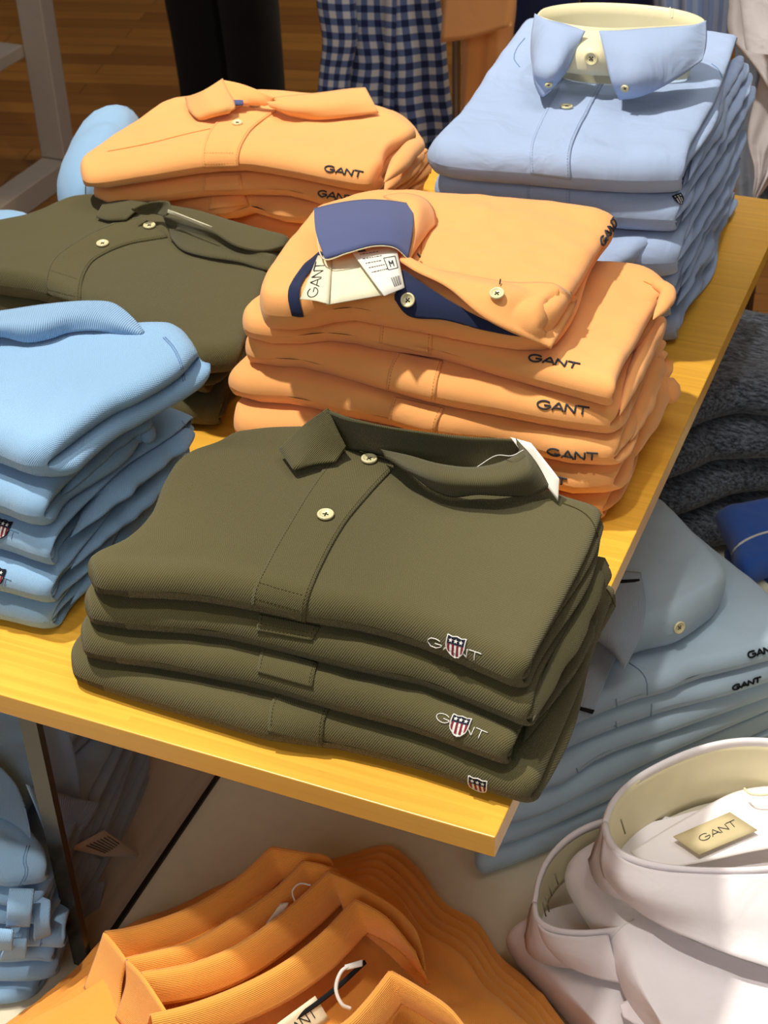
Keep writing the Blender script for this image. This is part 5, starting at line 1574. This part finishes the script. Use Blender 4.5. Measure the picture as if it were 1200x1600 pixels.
def hanging(name, label, cat, y, left, right, mat, thick=.05, folds=5, amp=.012, seed=0, parts=True, hook=None, uvk=1.0, group=None):
    """a garment hanging down: left and right outlines as pixel lists seen at depth y, top to bottom"""
    n = 46; m = 44
    L = smooth([UY(a, b, y) for a, b in left], n); R = smooth([UY(a, b, y) for a, b in right], n)
    s = np.linspace(0, 1, m)
    G = L[:, None] * (1 - s)[None, :, None] + R[:, None] * s[None, :, None]
    t_ = np.linspace(0, 1, n)[:, None]
    ph = seed * 1.7
    wave = np.sin(s[None] * folds * 6.28 + ph + 1.2 * np.sin(t_ * 3 + seed)) * .6 + np.sin(s[None] * folds * 2.3 * 3.1 + ph * 2 + t_ * 2) * .4
    bulge = np.sin(np.pi * s)[None] ** .5
    F = G.copy(); F[..., 1] -= bulge * thick / 2 + wave * amp * (.3 + t_) * np.sin(np.pi * s)[None] ** .3
    Bk = G.copy(); Bk[..., 1] += bulge * thick / 2 - wave * amp * (.3 + t_) * np.sin(np.pi * s)[None] ** .3 * .5
    ring = np.concatenate([F, Bk[:, ::-1][:, 1:-1]], 1)
    ring = np.transpose(ring, (1, 0, 2))
    du = np.concatenate([[0], np.cumsum(np.linalg.norm(np.diff(ring[:, n // 2], axis=0), axis=1))]) * uvk
    dv = np.concatenate([[0], np.cumsum(np.linalg.norm(np.diff(ring[m // 2], axis=0), axis=1))]) * uvk
    uv = np.stack(np.meshgrid(du, dv, indexing='ij'), -1)
    mb = MB(); mb.grid(ring, 0, uv, closed=True)
    mid = (L[0] + R[0]) / 2
    e = empty(name, label, cat, (mid[0], y, L[-1][2]), group)
    b = mb.build('body', mat, e)
    if hook:
        mb = MB()
        hx, hz = mid[0], L[0][2]
        mb.tube([(hx - .16, y, hz - .01), (hx, y, hz + .06), (hx + .16, y, hz - .01)], .006, 0, 8)
        mb.build('hanger_arms', M['steel'], e)
        mb = MB(); mb.tube(smooth([(hx, y, hz + .06), (hx, y, .63), (hx + .004, y + (yr - y) * .6, .668), (hx, yr, .675)], 20), .002, 0, 8)
        mb.build('hanger_hook', M['steel'], e)
    return e


e = hanging('gingham_shirt', 'navy and white gingham shirt hanging behind the orange polos', 'shirt', 2.05,
    [(520, -330), (516, -150), (512, 0), (511, 45), (518, 90), (508, 140), (520, 240), (545, 300)], [(690, -330), (688, -150), (688, 0), (695, 50), (704, 150), (711, 195), (706, 260), (690, 300)], M['gingham'], .07, 3, .010, 1, hook=True)
# placket line and sleeve
L_ = [UY(a, b, 2.005) for a, b in [(612, -300), (611, 0), (610, 60), (608, 150), (606, 240)]]
def strip(name, px, y, w, mat, e, th=.002):
    C = smooth([UY(a, b, y) for a, b in px], 40)
    G = np.stack([C + np.array([-w / 2, 0, 0]), C, C + np.array([w / 2, 0, 0])], 1)
    mb = MB(); solid(mb, G, th); return mb.build(name, mat, e)
strip('placket', [(612, -300), (611, 0), (610, 60), (608, 150), (606, 240)], 1.995, .022, M['gingham'], e)
def sleeve(name, px, y, w0, w1, mat, e, seed=0, uvk=1):
    C = smooth([UY(a, b, y) for a, b in px], 36); n = 36
    w = np.linspace(w0, w1, n); th = np.linspace(0, 2 * math.pi, 22, endpoint=False)
    ww = w[:, None] * (1 + .12 * np.sin(th * 3 + seed)[None] * np.linspace(0, 1, n)[:, None] + .06 * np.sin(np.linspace(0, 14, n))[:, None])
    G = C[:, None] + np.stack([ww * np.cos(th)[None], ww * .5 * np.sin(th)[None], np.zeros((n, 22))], -1)
    mb = MB(); mb.grid(np.transpose(G, (1, 0, 2)), 0, closed=True)
    mb.add(G[-1], [tuple(range(22))])
    return mb.build(name, mat, e)
sleeve('sleeve', [(530, -280), (522, -100), (524, 0), (530, 60), (523, 110), (520, 145), (516, 200)], 1.98, .045, .030, M['gingham'], e, 2)
e = hanging('orange_hanging_polo', 'orange polo hanging behind the steel upright beside the gingham shirt', 'polo shirt', 1.86,
    [(705, -330), (702, -200), (712, -60), (718, 0), (722, 80), (722, 180), (735, 260)], [(800, -330), (806, -200), (806, -60), (806, 20), (795, 90), (785, 180), (780, 260)], M['orange'], .06, 2, .012, 3, hook=True)
C = [[(704, -120), (700, 0), (695, 64)], [(750, -120), (748, 0), (740, 58)], [(808, -120), (806, 0), (800, 40)]]
R3 = [smooth([UY(a, b, 1.80 - .02 * k) for a, b in r], 20) for k, r in enumerate(C)]
G = np.array([smooth([r[i] for r in R3], 14) for i in range(20)]); mb = MB(); solid(mb, G, .012); mb.build('sleeve', M['orange'], e)
hanging('navy_hanging_shirt', 'deep navy shirt hanging between the orange polo and the blue dress shirts', 'shirt', 2.0,
    [(806, -330), (804, -100), (803, 20), (808, 140)], [(870, -330), (900, -100), (905, 20), (900, 140)], M['deepnavy'], .06, 2, .012, 4, hook=True, group='navy garments on the rail')
hanging('navy_hanging_shirt', 'deep navy shirt hanging right behind the upright cream collar', 'shirt', 2.05,
    [(905, -330), (905, -100), (907, 20), (915, 140)], [(1020, -330), (1020, -100), (1022, 20), (1015, 140)], M['deepnavy'], .06, 3, .012, 5, hook=True, group='navy garments on the rail')
hanging('striped_hanging_shirt', 'pale blue striped shirt hanging behind the topmost dress shirt', 'shirt', 1.80,
    [(1022, -330), (1020, -100), (1022, 20), (1030, 130), (1040, 200)], [(1145, -330), (1142, -100), (1141, 0), (1136, 60), (1140, 200)], M['stripe'], .06, 3, .010, 6, hook=True)
e = hanging('white_hanging_shirt', 'white shirt hanging at the upper right corner', 'shirt', 1.55,
    [(1140, -330), (1140, -100), (1139, 0), (1138, 52), (1155, 74), (1180, 104), (1195, 128)], [(1290, -330), (1290, -100), (1290, 0), (1290, 60), (1290, 90), (1290, 110), (1290, 130)], M['white'], .06, 3, .012, 7, hook=True)
sleeve('sleeve', [(1205, -200), (1195, -50), (1195, 30), (1205, 80)], 1.46, .035, .030, M['white'], e, 3)
M['grey_cotton'] = fabric('grey_blue_cotton', '#8b93a3', 'fine', .0008, .05, .2, .1, wrinkle=.3)
hanging('grey_hanging_trousers', 'grey blue trousers hanging below the white shirt at the right', 'trousers', 1.66,
    [(1146, -60), (1148, 80), (1146, 200), (1150, 330)], [(1275, -60), (1275, 80), (1275, 200), (1275, 335)], M['grey_cotton'], .06, 4, .014, 8)
hanging('white_hanging_blouse', 'white blouse corner hanging low at the right edge above the shelf end', 'shirt', 1.60,
    [(1196, 90), (1180, 150), (1168, 215), (1180, 262), (1178, 300)], [(1290, 90), (1290, 150), (1290, 200), (1240, 240), (1190, 302)], M['white'], .03, 3, .010, 11)

# ------------------------------------------------------------------ person in black
base = U(372, 262, -.8)
bx, by = base[0], base[1]
pt = empty('person', 'person in black trousers standing in the aisle behind the folded shirts', 'person', (bx, by, -.8))
def skin(name, V, E, R, mat, parent, root=0, sub=2):
    me = bpy.data.meshes.new(name)
    me.from_pydata([tuple(v) for v in V], E, []); me.materials.append(mat)
    o = bpy.data.objects.new(name, me); COL.objects.link(o); o.parent = parent
    md = o.modifiers.new('skin', 'SKIN')
    sv = me.skin_vertices
    if not sv: me.update(); 
    lay = me.skin_vertices[0].data if len(me.skin_vertices) else None
    if lay is None:
        bpy.context.view_layer.objects.active = o
        bpy.ops.object.modifier_remove(modifier='skin'); bpy.ops.object.modifier_add(type='SKIN'); lay = me.skin_vertices[0].data
    for i, r in enumerate(R):
        lay[i].radius = (r, r * .85) if not isinstance(r, tuple) else r
        lay[i].use_root = (i == root)
    md = o.modifiers[0]; md.use_smooth_shade = True
    s = o.modifiers.new('sub', 'SUBSURF'); s.levels = sub; s.render_levels = sub
    return o
M['skin'] = plain('skin_tone', '#b98a6c', .55, .3)
M['hair'] = plain('dark_brown_hair', '#241710', .7, .3, bumpscale=300, bump=.6)
M['black_leather'] = plain('black_shoe_leather', '#0c0b0b', .35, .5)
M['black_knit'] = fabric('black_jumper', '#101114', 'fine', .001, .1, .2, .05)
F_ = -.8
def Pp(x, y, z): return (bx + x, by + y, F_ + z)
# trousers: one continuous surface
V = [Pp(0, 0, .95), Pp(-.08, 0, .88), Pp(-.075, -.01, .70), Pp(-.07, -.02, .50), Pp(-.068, .0, .30), Pp(-.066, .01, .07), Pp(.08, 0, .88), Pp(.075, -.01, .70), Pp(.07, -.02, .50), Pp(.068, .0, .30), Pp(.066, .01, .07), Pp(0, 0, 1.04)]
E = [(0, 1), (1, 2), (2, 3), (3, 4), (4, 5), (0, 6), (6, 7), (7, 8), (8, 9), (9, 10), (0, 11)]
skin('trousers', V, E, [.15, .11, .095, .085, .080, .078, .11, .095, .085, .080, .078, .15], M['black_cloth'], pt)
V = [Pp(0, 0, 1.00), Pp(0, 0, 1.15), Pp(0, 0, 1.32), Pp(0, 0, 1.44), Pp(-.17, 0, 1.42), Pp(-.23, .01, 1.15), Pp(-.22, -.06, .92), Pp(.17, 0, 1.42), Pp(.23, .01, 1.15), Pp(.22, -.06, .92)]
E = [(0, 1), (1, 2), (2, 3), (3, 4), (4, 5), (5, 6), (3, 7), (7, 8), (8, 9)]
skin('jumper', V, E, [(.17, .12), (.155, .11), (.18, .12), (.08, .075), .065, .052, .040, .065, .052, .040], M['black_knit'], pt)
# head, neck and hands as the body
hv = [Pp(0, 0, 1.42), Pp(0, 0, 1.52), Pp(0, -.01, 1.60), Pp(0, -.01, 1.68), Pp(0, -.01, 1.75), Pp(0, -.10, 1.61), Pp(-.08, 0, 1.63), Pp(.08, 0, 1.63)]
skin('head', hv, [(0, 1), (1, 2), (2, 3), (3, 4), (2, 5), (2, 6), (2, 7)], [.06, .055, .075, .085, .06, .014, .015, .015], M['skin'], pt)
skin('hair', [Pp(0, .02, 1.62), Pp(0, .025, 1.70), Pp(0, .01, 1.77)], [(0, 1), (1, 2)], [.082, .092, .07], M['hair'], pt)
for sx in (-1, 1):
    w = [Pp(.22 * sx, -.06, .93), Pp(.222 * sx, -.075, .86)]
    e = [(0, 1)]; r = [.028, .034]
    for k in range(4):
        a = -.03 + .02 * k; i = len(w)
        w += [Pp(.22 * sx + .004 * sx, -.075 + a, .82), Pp(.222 * sx, -.085 + a, .785), Pp(.214 * sx, -.09 + a, .755)]
        e += [(1, i), (i, i + 1), (i + 1, i + 2)]; r += [.010, .009, .007]
    i = len(w); w += [Pp(.20 * sx, -.11, .84), Pp(.192 * sx, -.125, .81)]; e += [(1, i), (i, i + 1)]; r += [.011, .009]
    skin('hand', w, e, r, M['skin'], pt, 0, 1)
    skin('shoe', [Pp(.087 * sx, .05, .045), Pp(.088 * sx, -.05, .045), Pp(.09 * sx, -.17, .038)], [(0, 1), (1, 2)], [.042, .045, .038], M['black_leather'], pt)

settle()
